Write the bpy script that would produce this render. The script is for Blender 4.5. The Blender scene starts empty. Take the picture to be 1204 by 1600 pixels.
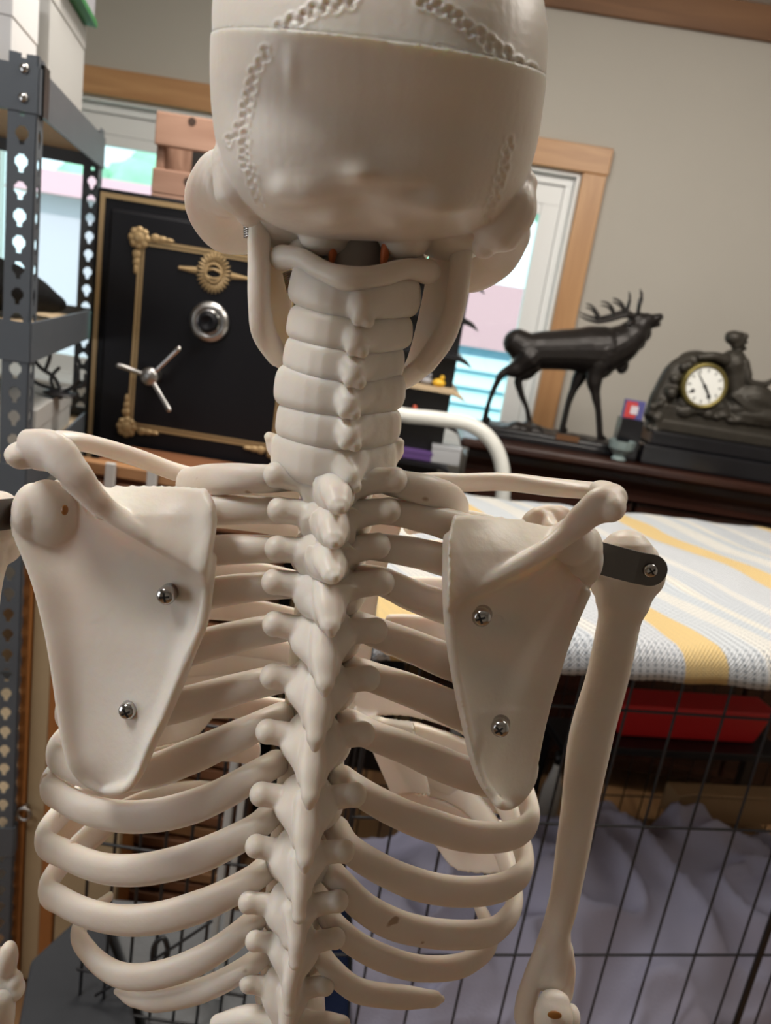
import bpy, bmesh, math, random
import numpy as np
from mathutils import Vector, Matrix, noise
random.seed(7)
scene = bpy.context.scene
COL = scene.collection

# ------------------------------------------------------------------ camera
ROLL = math.radians(9.1); PITCH = math.radians(15); FPX = 1203.0; CZ = 1.45
vR = Vector((math.cos(ROLL), math.sin(ROLL)*math.sin(PITCH), math.sin(ROLL)*math.cos(PITCH)))
vU = Vector((-math.sin(ROLL), math.cos(ROLL)*math.sin(PITCH), math.cos(ROLL)*math.cos(PITCH)))
vF = Vector((0, math.cos(PITCH), -math.sin(PITCH)))
cam_d = bpy.data.cameras.new('camera'); cam = bpy.data.objects.new('camera', cam_d); COL.objects.link(cam)
scene.camera = cam
cam_d.sensor_fit = 'VERTICAL'; cam_d.sensor_height = 36; cam_d.lens = 36*FPX/1600
M = Matrix((vR, vU, -vF)).transposed().to_4x4(); M.translation = Vector((0, 0, CZ)); cam.matrix_world = M
cam_d.clip_start = 0.02; cam_d.clip_end = 200
cam_d.dof.use_dof = True; cam_d.dof.focus_distance = 0.44; cam_d.dof.aperture_fstop = 10.0
vs = scene.view_settings
vs.view_transform = 'Standard'; vs.look = 'None'; vs.gamma = 1; vs.use_curve_mapping = False; vs.exposure = 0.0

# ------------------------------------------------------------------ world, sun, lamps
wd = bpy.data.worlds.new('sky'); scene.world = wd; wd.use_nodes = True
wn = wd.node_tree; bg = wn.nodes['Background']
bg.inputs[0].default_value = (0.74, 0.93, 1.0, 1); bg.inputs[1].default_value = 2.0
def lamp(name, kind, loc, target, energy, color, size=None, size_y=None):
    d = bpy.data.lights.new(name, kind); d.energy = energy; d.color = color
    if kind == 'AREA':
        d.shape = 'RECTANGLE'; d.size = size; d.size_y = size_y or size
    o = bpy.data.objects.new(name, d); COL.objects.link(o); o.location = loc
    o.rotation_euler = (Vector(target)-Vector(loc)).to_track_quat('-Z', 'Y').to_euler()
    return o
lamp('outdoor_sun', 'SUN', (0, -5, 20), (2, 5, 12), 2.6, (1, .96, .9)).data.angle = .05
lamp('left_window_daylight', 'AREA', (-1.60, .05, 1.20), (-0.05, .4, 1.15), 6.5, (.88, .94, 1.0), .9, .9)
lamp('ceiling_lamp_light', 'AREA', (-0.85, .12, 2.52), (-0.05, .38, 1.2), 15, (1, .97, .94), .42, .42)
lamp('fill_light_middle', 'AREA', (-0.25, 1.45, 2.52), (-0.2, 1.6, 1.0), 22, (1, .93, .84), .45, .45)  # added fill that brightens the back wall, not a known fixture
lamp('ceiling_lamp_light_back', 'AREA', (0.9, 1.1, 2.50), (1.0, 1.9, 1.0), 26, (1, .93, .84), .6, .6)

# ------------------------------------------------------------------ pixel ray -> world point on a plane
def ray(px, py):
    return vF + vR*((px-602)/FPX) + vU*((800-py)/FPX)
def W(px, py, y):
    d = ray(px, py); t = y/d.y
    return Vector((d.x*t, y, CZ+d.z*t))
def WZ(px, py, z):
    d = ray(px, py); t = (z-CZ)/d.z
    return Vector((d.x*t, d.y*t, z))

# ------------------------------------------------------------------ materials
MATS = {}
def mat(name, col, rough=.5, metal=0, spec=.5, noise_amt=0, noise_scale=20, bump=0, bump_scale=60, sss=0, sss_scale=.01, coat=0):
    if name in MATS: return MATS[name]
    m = bpy.data.materials.new(name); m.use_nodes = True; nt = m.node_tree
    b = nt.nodes['Principled BSDF']; L = nt.links
    b.inputs['Base Color'].default_value = (*col, 1); b.inputs['Roughness'].default_value = rough
    b.inputs['Metallic'].default_value = metal; b.inputs['Specular IOR Level'].default_value = spec
    if coat: b.inputs['Coat Weight'].default_value = coat
    tc = nt.nodes.new('ShaderNodeTexCoord')
    if noise_amt:
        n = nt.nodes.new('ShaderNodeTexNoise'); n.inputs['Scale'].default_value = noise_scale; n.inputs['Detail'].default_value = 5
        L.new(tc.outputs['Object'], n.inputs['Vector'])
        mx = nt.nodes.new('ShaderNodeMix'); mx.data_type = 'RGBA'
        mx.inputs[6].default_value = (*[c*(1-noise_amt) for c in col], 1); mx.inputs[7].default_value = (*[min(1, c*(1+noise_amt)) for c in col], 1)
        L.new(n.outputs['Fac'], mx.inputs[0]); L.new(mx.outputs[2], b.inputs['Base Color'])
    if bump:
        n = nt.nodes.new('ShaderNodeTexNoise'); n.inputs['Scale'].default_value = bump_scale; n.inputs['Detail'].default_value = 4
        L.new(tc.outputs['Object'], n.inputs['Vector'])
        bp = nt.nodes.new('ShaderNodeBump'); bp.inputs['Strength'].default_value = bump; bp.inputs['Distance'].default_value = .002
        L.new(n.outputs['Fac'], bp.inputs['Height']); L.new(bp.outputs[0], b.inputs['Normal'])
    if sss:
        b.subsurface_method = 'RANDOM_WALK'
        b.inputs['Subsurface Weight'].default_value = sss; b.inputs['Subsurface Radius'].default_value = (1, .55, .28)
        b.inputs['Subsurface Scale'].default_value = sss_scale
    MATS[name] = m; return m
def wood_mat(name, c1, c2, scale=6, axis=0, rough=.45, dist=3.0, stretch=8):
    m = bpy.data.materials.new(name); m.use_nodes = True; nt = m.node_tree; b = nt.nodes['Principled BSDF']; L = nt.links
    tc = nt.nodes.new('ShaderNodeTexCoord'); mp = nt.nodes.new('ShaderNodeMapping')
    s = [scale*stretch/4]*3; s[axis] = scale/stretch*1.5; mp.inputs['Scale'].default_value = s
    n = nt.nodes.new('ShaderNodeTexNoise'); n.inputs['Scale'].default_value = 3; n.inputs['Detail'].default_value = 6; n.inputs['Distortion'].default_value = dist*.3
    cr = nt.nodes.new('ShaderNodeValToRGB'); cr.color_ramp.elements[0].color = (*c1, 1); cr.color_ramp.elements[1].color = (*c2, 1)
    cr.color_ramp.elements[0].position = .3; cr.color_ramp.elements[1].position = .7
    L.new(tc.outputs['Object'], mp.inputs[0]); L.new(mp.outputs[0], n.inputs['Vector']); L.new(n.outputs['Fac'], cr.inputs[0])
    L.new(cr.outputs[0], b.inputs['Base Color']); b.inputs['Roughness'].default_value = rough
    return m
def bone_material():
    m = mat('cream_plastic', (.80, .70, .565), rough=.42, spec=.42, bump=.10, bump_scale=260, sss=.45, sss_scale=.008)
    nt = m.node_tree; L = nt.links; b = nt.nodes['Principled BSDF']; tc = nt.nodes.new('ShaderNodeTexCoord')
    n = nt.nodes.new('ShaderNodeTexNoise'); n.inputs['Scale'].default_value = 22; n.inputs['Detail'].default_value = 3
    L.new(tc.outputs['Object'], n.inputs['Vector'])
    cr = nt.nodes.new('ShaderNodeValToRGB'); e = cr.color_ramp.elements
    e[0].position = .3; e[0].color = (.79, .70, .60, 1); e[1].position = .7; e[1].color = (.84, .775, .70, 1)
    L.new(n.outputs['Fac'], cr.inputs[0]); L.new(cr.outputs[0], b.inputs['Base Color'])
    return m
BONE = bone_material()
def rib_material():
    # the same plastic with a few glue stains
    m = BONE.copy(); m.name = 'cream_plastic_with_glue_stains'; nt = m.node_tree; L = nt.links; b = nt.nodes['Principled BSDF']
    src = b.inputs['Base Color'].links[0].from_socket
    tc = nt.nodes.new('ShaderNodeTexCoord'); n = nt.nodes.new('ShaderNodeTexNoise'); n.inputs['Scale'].default_value = 55; n.inputs['Detail'].default_value = 2
    L.new(tc.outputs['Object'], n.inputs['Vector'])
    cr = nt.nodes.new('ShaderNodeValToRGB'); cr.color_ramp.elements[0].position = .71; cr.color_ramp.elements[0].color = (0, 0, 0, 1)
    cr.color_ramp.elements[1].position = .74; cr.color_ramp.elements[1].color = (.7, .7, .7, 1)
    mx = nt.nodes.new('ShaderNodeMix'); mx.data_type = 'RGBA'; mx.inputs[7].default_value = (.33, .17, .06, 1)
    L.new(n.outputs['Fac'], cr.inputs[0]); L.new(cr.outputs[0], mx.inputs[0]); L.new(src, mx.inputs[6]); L.new(mx.outputs[2], b.inputs['Base Color'])
    return m
RIBM = rib_material()
STEEL = mat('brushed_steel', (.42, .41, .40), .32, 1, bump=.1)
DARKSTEEL = mat('dark_strap_steel', (.15, .145, .14), .36, 1)
CHROME = mat('chrome', (.50, .49, .48), .16, 1)
BLACKMET = mat('black_coated_wire', (.012, .012, .014), .38)
RECESS_SHADE = mat('recess_shade', (.01, .01, .01), .6)  # near-black colour standing in for shade in gaps and slots

# ------------------------------------------------------------------ mesh helpers
WM = {}
def new_mesh(name, verts, faces, smooth=True):
    me = bpy.data.meshes.new(name); me.from_pydata([tuple(v) for v in verts], [], faces); me.update()
    if smooth: me.polygons.foreach_set('use_smooth', [True]*len(me.polygons))
    return me
def link(name, me, m, parent=None, mw=None):
    o = bpy.data.objects.new(name, me); COL.objects.link(o)
    if m and me and not me.materials: me.materials.append(m)
    mw = mw or Matrix.Identity(4)
    if parent:
        o.parent = parent; o.matrix_parent_inverse = WM[parent].inverted()
    o.matrix_basis = mw; WM[o] = mw.copy()
    return o
def empty(name, loc, label=None, cat=None, group=None):
    o = bpy.data.objects.new(name, None); COL.objects.link(o); o.location = loc; o.empty_display_size = .05
    WM[o] = Matrix.Translation(loc); tag(o, label, cat, group); return o
def tag(o, label=None, cat=None, group=None, kind=None):
    if label: o['label'] = label
    if cat: o['category'] = cat
    if group: o['group'] = group
    if kind: o['kind'] = kind
    return o
class MB:
    def __init__(s): s.v = []; s.f = []
    def add(s, v, f):
        n = len(s.v); s.v += [Vector(p) for p in v]; s.f += [[i+n for i in q] for q in f]; return s
    def box(s, lo, hi, mw=None):
        x0, y0, z0 = lo; x1, y1, z1 = hi
        v = [Vector(p) for p in ((x0,y0,z0),(x1,y0,z0),(x1,y1,z0),(x0,y1,z0),(x0,y0,z1),(x1,y0,z1),(x1,y1,z1),(x0,y1,z1))]
        if mw: v = [mw @ p for p in v]
        return s.add(v, [(0,3,2,1),(4,5,6,7),(0,1,5,4),(1,2,6,5),(2,3,7,6),(3,0,4,7)])
    def ell(s, c, r, mw=None, nu=20, nv=12):
        c = Vector(c); v = []; f = []
        if isinstance(r, (int, float)): r = (r, r, r)
        R3 = mw.to_3x3() if mw else Matrix.Identity(3)
        v.append(c + R3 @ Vector((0, 0, r[2])))
        for i in range(1, nv):
            a = math.pi*i/nv
            for j in range(nu):
                b = 2*math.pi*j/nu
                v.append(c + R3 @ Vector((r[0]*math.sin(a)*math.cos(b), r[1]*math.sin(a)*math.sin(b), r[2]*math.cos(a))))
        v.append(c + R3 @ Vector((0, 0, -r[2])))
        for j in range(nu):
            f.append((0, 1+j, 1+(j+1) % nu)); l = 1+(nv-2)*nu; f.append((l+j, len(v)-1, l+(j+1) % nu))
        for i in range(nv-2):
            for j in range(nu):
                a0 = 1+i*nu+j; b0 = 1+i*nu+(j+1) % nu; f.append((a0, a0+nu, b0+nu, b0))
        return s.add(v, f)
    def tube(s, pts, rad, up=(0, 0, 1), n=16, step=None, sharp=2.0, cap=True):
        """pts: path, rad: one radius or per point r or (half thickness across, half height along up)"""
        pts = [Vector(p) for p in pts]; k = len(pts)
        if not isinstance(rad, list): rad = [rad]*k
        rad = [(r, r) if isinstance(r, (int, float)) else r for r in rad]
        step = step or 6
        P = []; Rr = []
        for i in range(k-1):
            p0 = pts[max(i-1, 0)]; p1 = pts[i]; p2 = pts[i+1]; p3 = pts[min(i+2, k-1)]
            for j in range(step):
                t = j/step
                P.append(0.5*((2*p1)+(-p0+p2)*t+(2*p0-5*p1+4*p2-p3)*t*t+(-p0+3*p1-3*p2+p3)*t**3))
                q = t*t*(3-2*t); Rr.append((rad[i][0]*(1-q)+rad[i+1][0]*q, rad[i][1]*(1-q)+rad[i+1][1]*q))
        P.append(pts[-1]); Rr.append(rad[-1])
        if cap:   # rounded ends
            def ends(p, d, r):
                a = min(r)
                return [(p + d*a*math.sin(t), (r[0]*math.cos(t)+1e-5, r[1]*math.cos(t)+1e-5)) for t in (.5, .95, 1.3, 1.55)]
            d0 = (P[0]-P[1]).normalized(); d1 = (P[-1]-P[-2]).normalized()
            e0 = ends(P[0], d0, Rr[0])[::-1]; e1 = ends(P[-1], d1, Rr[-1])
            P = [e[0] for e in e0]+P+[e[0] for e in e1]; Rr = [e[1] for e in e0]+Rr+[e[1] for e in e1]
        v = []; f = []; m = len(P); lastS = None
        ups = up if isinstance(up, list) else None
        for i in range(m):
            T = (P[min(i+1, m-1)]-P[max(i-1, 0)]).normalized()
            u = Vector(up)
            S = T.cross(u)
            if S.length < .15:
                S = lastS if lastS else T.cross(Vector((0.3, 1, 0.2)))
            S = (S - T*S.dot(T)).normalized()
            if lastS and S.dot(lastS) < 0: S = -S
            lastS = S; Uv = S.cross(T).normalized()
            for j in range(n):
                a = 2*math.pi*j/n; ca = math.cos(a); sa = math.sin(a)
                ex = 2/sharp
                ca = math.copysign(abs(ca)**ex, ca); sa = math.copysign(abs(sa)**ex, sa)
                v.append(P[i]+S*(Rr[i][0]*ca)+Uv*(Rr[i][1]*sa))
        for i in range(m-1):
            for j in range(n):
                f.append((i*n+j, i*n+(j+1) % n, (i+1)*n+(j+1) % n, (i+1)*n+j))
        f.append(tuple(range(n))[::-1]); f.append(tuple((m-1)*n+j for j in range(n)))
        return s.add(v, f)
    def lathe(s, prof, c=(0, 0, 0), mw=None, n=32):
        """prof: (r, h) pairs, spun about local z"""
        c = Vector(c); R3 = mw.to_3x3() if mw else Matrix.Identity(3); v = []; f = []; m = len(prof)
        for r, h in prof:
            for j in range(n):
                a = 2*math.pi*j/n; v.append(c + R3 @ Vector((max(r, 1e-5)*math.cos(a), max(r, 1e-5)*math.sin(a), h)))
        for i in range(m-1):
            for j in range(n):
                f.append((i*n+j, i*n+(j+1) % n, (i+1)*n+(j+1) % n, (i+1)*n+j))
        f.append(tuple(range(n))[::-1]); f.append(tuple((m-1)*n+j for j in range(n)))
        return s.add(v, f)
    def plate(s, Lp, Rp, nc, th, off=None, rows=4, warp=None):
        """closed plate lofted between two matched border lists (Vectors); off(u,t) shifts a point along y"""
        nr = (len(Lp)-1)*rows+1
        def cr(A, t):
            k = len(A); x = t*(k-1); i = min(int(x), k-2); t = x-i
            p0 = A[max(i-1, 0)]; p1 = A[i]; p2 = A[i+1]; p3 = A[min(i+2, k-1)]
            return 0.5*((2*p1)+(-p0+p2)*t+(2*p0-5*p1+4*p2-p3)*t*t+(-p0+3*p1-3*p2+p3)*t**3)
        fr = []; bk = []
        for i in range(nr):
            t = i/(nr-1); a = cr(Lp, t); b = cr(Rp, t)
            for j in range(nc+1):
                u = j/nc; p = a.lerp(b, u)
                if off: p = p + Vector((0, off(u, t), 0))
                if warp:
                    d_ = p-Vector((0, 0, CZ)); w_ = d_.dot(vF); p = p + d_*(warp(602+FPX*d_.dot(vR)/w_, 800-FPX*d_.dot(vU)/w_)/d_.y)
                h = th(u, t) if callable(th) else th
                fr.append(p-Vector((0, h/2, 0))); bk.append(p+Vector((0, h/2, 0)))
        v = fr+bk; N = nr*(nc+1); f = []
        for i in range(nr-1):
            for j in range(nc):
                a = i*(nc+1)+j; f.append((a, a+nc+1, a+nc+2, a+1)); f.append((N+a, N+a+1, N+a+nc+2, N+a+nc+1))
        for i in range(nr-1):
            a = i*(nc+1); f.append((a, N+a, N+a+nc+1, a+nc+1)); a += nc; f.append((a, a+nc+1, N+a+nc+1, N+a))
        for j in range(nc):
            a = j; f.append((a, a+1, N+a+1, N+a)); a = (nr-1)*(nc+1)+j; f.append((a, N+a, N+a+1, a+1))
        return s.add(v, f)
    def build(s, name, m, parent=None, smooth=False, bevel=0, mw=None):
        if mw: inv = mw.inverted(); vv = [inv @ p for p in s.v]
        else: vv = s.v
        me = new_mesh(name, vv, s.f, smooth)
        bm = bmesh.new(); bm.from_mesh(me); bmesh.ops.recalc_face_normals(bm, faces=bm.faces); bm.to_mesh(me); bm.free()
        o = link(name, me, m, parent, mw)
        if bevel:
            b = o.modifiers.new('bevel', 'BEVEL'); b.width = bevel; b.segments = 2; b.limit_method = 'ANGLE'
        return o
    def blob(s, name, m, parent=None, voxel=.0009, smooth=6, fac=.5, disp=None):
        """union of all closed pieces into one smooth continuous surface"""
        me = new_mesh(name+'_src', s.v, s.f)
        bm = bmesh.new(); bm.from_mesh(me); bmesh.ops.recalc_face_normals(bm, faces=bm.faces); bm.to_mesh(me); bm.free()
        t = bpy.data.objects.new('tmp', me); COL.objects.link(t)
        r = t.modifiers.new('r', 'REMESH'); r.mode = 'VOXEL'; r.voxel_size = voxel
        if smooth: q = t.modifiers.new('s', 'SMOOTH'); q.iterations = smooth; q.factor = fac
        dg = bpy.context.evaluated_depsgraph_get()
        out = bpy.data.meshes.new_from_object(t.evaluated_get(dg)); out.name = name
        bpy.data.objects.remove(t); bpy.data.meshes.remove(me)
        if disp:
            n = len(out.vertices); co = np.empty(n*3); out.vertices.foreach_get('co', co); co = co.reshape(-1, 3)
            no = np.array([v.normal[:] for v in out.vertices])
            co = co + no*disp(co, no)[:, None]; out.vertices.foreach_set('co', co.ravel()); out.update()
        out.polygons.foreach_set('use_smooth', [True]*len(out.polygons))
        out.materials.clear()
        return link(name, out, m, parent)
def lab(o, text): o['label'] = text; return o

# ------------------------------------------------------------------ THE ROOM
WALLM = mat('painted_wall_warm_grey', (.50, .47, .42), .9, noise_amt=.04, noise_scale=3, bump=.15, bump_scale=150)
CEILM = mat('ceiling_paint', (.62, .61, .58), .9)
FLOORM = wood_mat('floor_boards', (.20, .10, .045), (.36, .20, .09), 3, 1)
TRIMM = wood_mat('honey_wood_trim', (.40, .20, .085), (.60, .34, .16), 3, 0, .4)
TRIMV = wood_mat('honey_wood_trim_upright', (.40, .20, .085), (.60, .34, .16), 3, 2, .4)
BROWNTRIM = wood_mat('brown_ceiling_trim', (.16, .075, .035), (.26, .13, .06), 3, 0, .5)
VINYL = mat('white_vinyl', (.88, .89, .89), .4)
def struct(mb, name, m, **k):
    o = mb.build(name, m, **k); o['kind'] = 'structure'; return o
YW = 3.0; ZC = 2.60
XL, XR, YB = -1.75, 2.4, -1.6
zt = 2.075 - .075      # opening top
w1 = (W(-60, 300, YW).x, W(420, 300, YW).x); w2 = (W(560, 400, YW).x, .59-.088)
zb1, zb2 = .95, .95
b = MB()
def wallbox(x0, x1, z0, z1): b.box((x0, YW, z0), (x1, YW+.14, z1))
wallbox(XL, XR, zt, ZC); wallbox(XL, w1[0], 0, zt); wallbox(w1[1], w2[0], 0, zt); wallbox(w2[1], XR, 0, zt)
wallbox(w1[0], w1[1], 0, zb1); wallbox(w2[0], w2[1], 0, zb2)
struct(b, 'wall_back', WALLM)
struct(MB().box((XL-.1, YB, 0), (XL, YW+.14, ZC)), 'wall_left', WALLM)
struct(MB().box((XR, YB, 0), (XR+.1, YW+.14, ZC)), 'wall_right', WALLM)
struct(MB().box((XL-.1, YB-.1, 0), (XR+.1, YB, ZC)), 'wall_front', WALLM)
struct(MB().box((XL-.1, YB-.1, -.05), (XR+.1, YW+.14, 0)), 'floor', FLOORM)
struct(MB().box((XL-.1, YB-.1, ZC), (XR+.1, YW+.14, ZC+.06)), 'ceiling', CEILM)
zc = W(1000, 8, YW-.02).z
struct(MB().box((XL, YW-.025, zc-.045), (XR, YW-.002, ZC)), 'trim_1', BROWNTRIM, bevel=.004)
def window(idx, x0, x1, z0, z1, head_left, head_right):
    e = MB()
    def ring(i, w, ya, yb):
        xa, xb, za, zb2 = x0+i, x1-i, z0+i, z1-i
        e.box((xa, ya, zb2-w), (xb, yb, zb2)).box((xa, ya, za), (xb, yb, za+w)).box((xa, ya, za+w), (xa+w, yb, zb2-w)).box((xb-w, ya, za+w), (xb, yb, zb2-w))
    ring(0, .014, YW, YW+.05); ring(.0145, .030, YW+.035, YW+.11); ring(.045, .068, YW+.05, YW+.095)
    e.box((x0+.1135, YW+.052, z1-.150), (x1-.1135, YW+.093, z1-.1135))
    o = struct(e, 'window_%d' % idx, VINYL, bevel=.002)
    g = MB().box((x0+.11, YW+.064, z0+.1), (x1-.11, YW+.068, z1-.13)).build('pane', GLASS, o)
    c = MB().box((head_left, YW-.03, z1), (head_right, YW+.0, z1+.09)); h = c.build('head_casing', TRIMM, o, bevel=.004)
    c = MB().box((x1, YW-.028, z0-.03), (x1+.085, YW, z1)).box((x0-.085, YW-.028, z0-.03), (x0, YW, z1)); c.build('side_casing', TRIMV, o, bevel=.004)
    return o
GLASS = bpy.data.materials.new('window_glass'); GLASS.use_nodes = True
nt = GLASS.node_tree; nt.nodes.clear(); out = nt.nodes.new('ShaderNodeOutputMaterial'); mx = nt.nodes.new('ShaderNodeMixShader')
tr = nt.nodes.new('ShaderNodeBsdfTransparent'); gl = nt.nodes.new('ShaderNodeBsdfGlossy'); gl.inputs['Roughness'].default_value = .02
tr.inputs[0].default_value = (.93, .97, .97, 1); mx.inputs[0].default_value = .05
nt.links.new(tr.outputs[0], mx.inputs[1]); nt.links.new(gl.outputs[0], mx.inputs[2]); nt.links.new(mx.outputs[0], out.inputs[0])
window(1, w1[0], w1[1], zb1, zt, w1[0]-.1, w1[1]+.10)
window(2, w2[0], w2[1], zb2, zt, w2[0]-.1, w2[1]+.09)

# ------------------------------------------------------------------ OUTDOORS
GRASS = mat('lawn', (.35, .62, .42), .9, noise_amt=.3, noise_scale=4)
o = MB().box((-14, 3.4, -.6), (14, 30, -.5)).build('ground', GRASS); tag(o, 'bright green lawn outside the windows', 'lawn', kind='structure')
SIDE = mat('white_house_siding', (.62, .86, .92), .6); REDS = mat('faded_red_boards', (.62, .36, .40), .7); SHADOWLINE = mat('siding_shadow_line', (.25, .45, .62), .7)
hs = empty('neighbor_house', (1.2, 7, -.5), 'white lap-sided house with a red band seen through the right window', 'house')
b = MB(); z = -.5
while z < 1.15:
    b.add([(-.2, 7.0-.0, z+.12), (3.2, 7.0, z+.12), (3.2, 6.93, z), (-.2, 6.93, z), (-.2, 7.3, z+.12), (3.2, 7.3, z+.12), (3.2, 7.3, z), (-.2, 7.3, z)],
          [(0, 3, 2, 1), (4, 5, 6, 7), (3, 7, 6, 2), (0, 1, 5, 4), (0, 4, 7, 3), (1, 2, 6, 5)]); z += .15
b.build('lap_siding', SIDE, hs)
MB().box((-.2, 7.0, -.5), (3.2, 7.28, 1.2)).build('wall_backing', SHADOWLINE, hs)  # blue-grey backing stands in for the shadow under each siding board
MB().box((-.25, 6.9, 1.2), (3.25, 7.35, 1.75)).build('red_band', REDS, hs)
sh = empty('garden_shed', (-2.6, 7, -.5), 'pale pink garden shed seen through the left window', 'shed')
PINK = mat('pale_pink_boards', (.56, .50, .58), .8)
MB().box((-3.4, 7, -.5), (-1.9, 8, 1.9)).build('wall', PINK, sh)
MB().add([(-3.6, 6.8, 1.9), (-1.7, 6.8, 1.9), (-1.7, 8.2, 1.9), (-3.6, 8.2, 1.9), (-3.6, 7.5, 2.15), (-1.7, 7.5, 2.15)], [(0, 1, 5, 4), (2, 3, 4, 5), (0, 4, 3), (1, 2, 5), (0, 3, 2, 1)]).build('roof', REDS, sh)
LEAF = mat('leafy_green', (.32, .60, .42), .8, noise_amt=.45, noise_scale=3)
BARK = mat('bark', (.15, .1, .07), .9)
def tree(x, y, h, r, label):
    e = empty('leafy_tree', (x, y, -.5), label, 'tree', 'trees outside the windows')
    MB().tube([(x, y, -.5), (x+.1, y, h*.5), (x, y, h*.8)], [.14, .11, .05], up=(0, 1, 0)).build('trunk', BARK, e, smooth=True)
    b = MB(); rnd = random.Random(int(x*10+y))
    for i in range(26):
        a = rnd.uniform(0, 6.28); q = rnd.uniform(0, r); zz = h*rnd.uniform(.45, 1.0)
        b.ell((x+q*math.cos(a), y+q*math.sin(a), zz), rnd.uniform(.35, .6)*r*.7, nu=10, nv=7)
    ob = b.build('crown', LEAF, e, smooth=True)
    tx = bpy.data.textures.get('leafnoise') or bpy.data.textures.new('leafnoise', 'CLOUDS'); tx.noise_scale = .25
    d = ob.modifiers.new('d', 'DISPLACE'); d.texture = tx; d.strength = .3
for x, y, h, r, l in ((-8.6, 12, 3.2, 1.4, 'green tree seen outside at the far left of the left window'), (-3.9, 12.5, 2.9, 1.4, 'green tree outside the left window, behind the pink shed'),
                      (-.4, 12.0, 2.7, 1.2, 'green tree outside, seen between wooden crate and the shelf corner'), (2.9, 11.5, 3.3, 1.3, 'green tree rising behind the white house'), (6.6, 12, 3.6, 1.5, 'large green tree outside at the far right')):
    tree(x, y, h, r, l)

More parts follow.
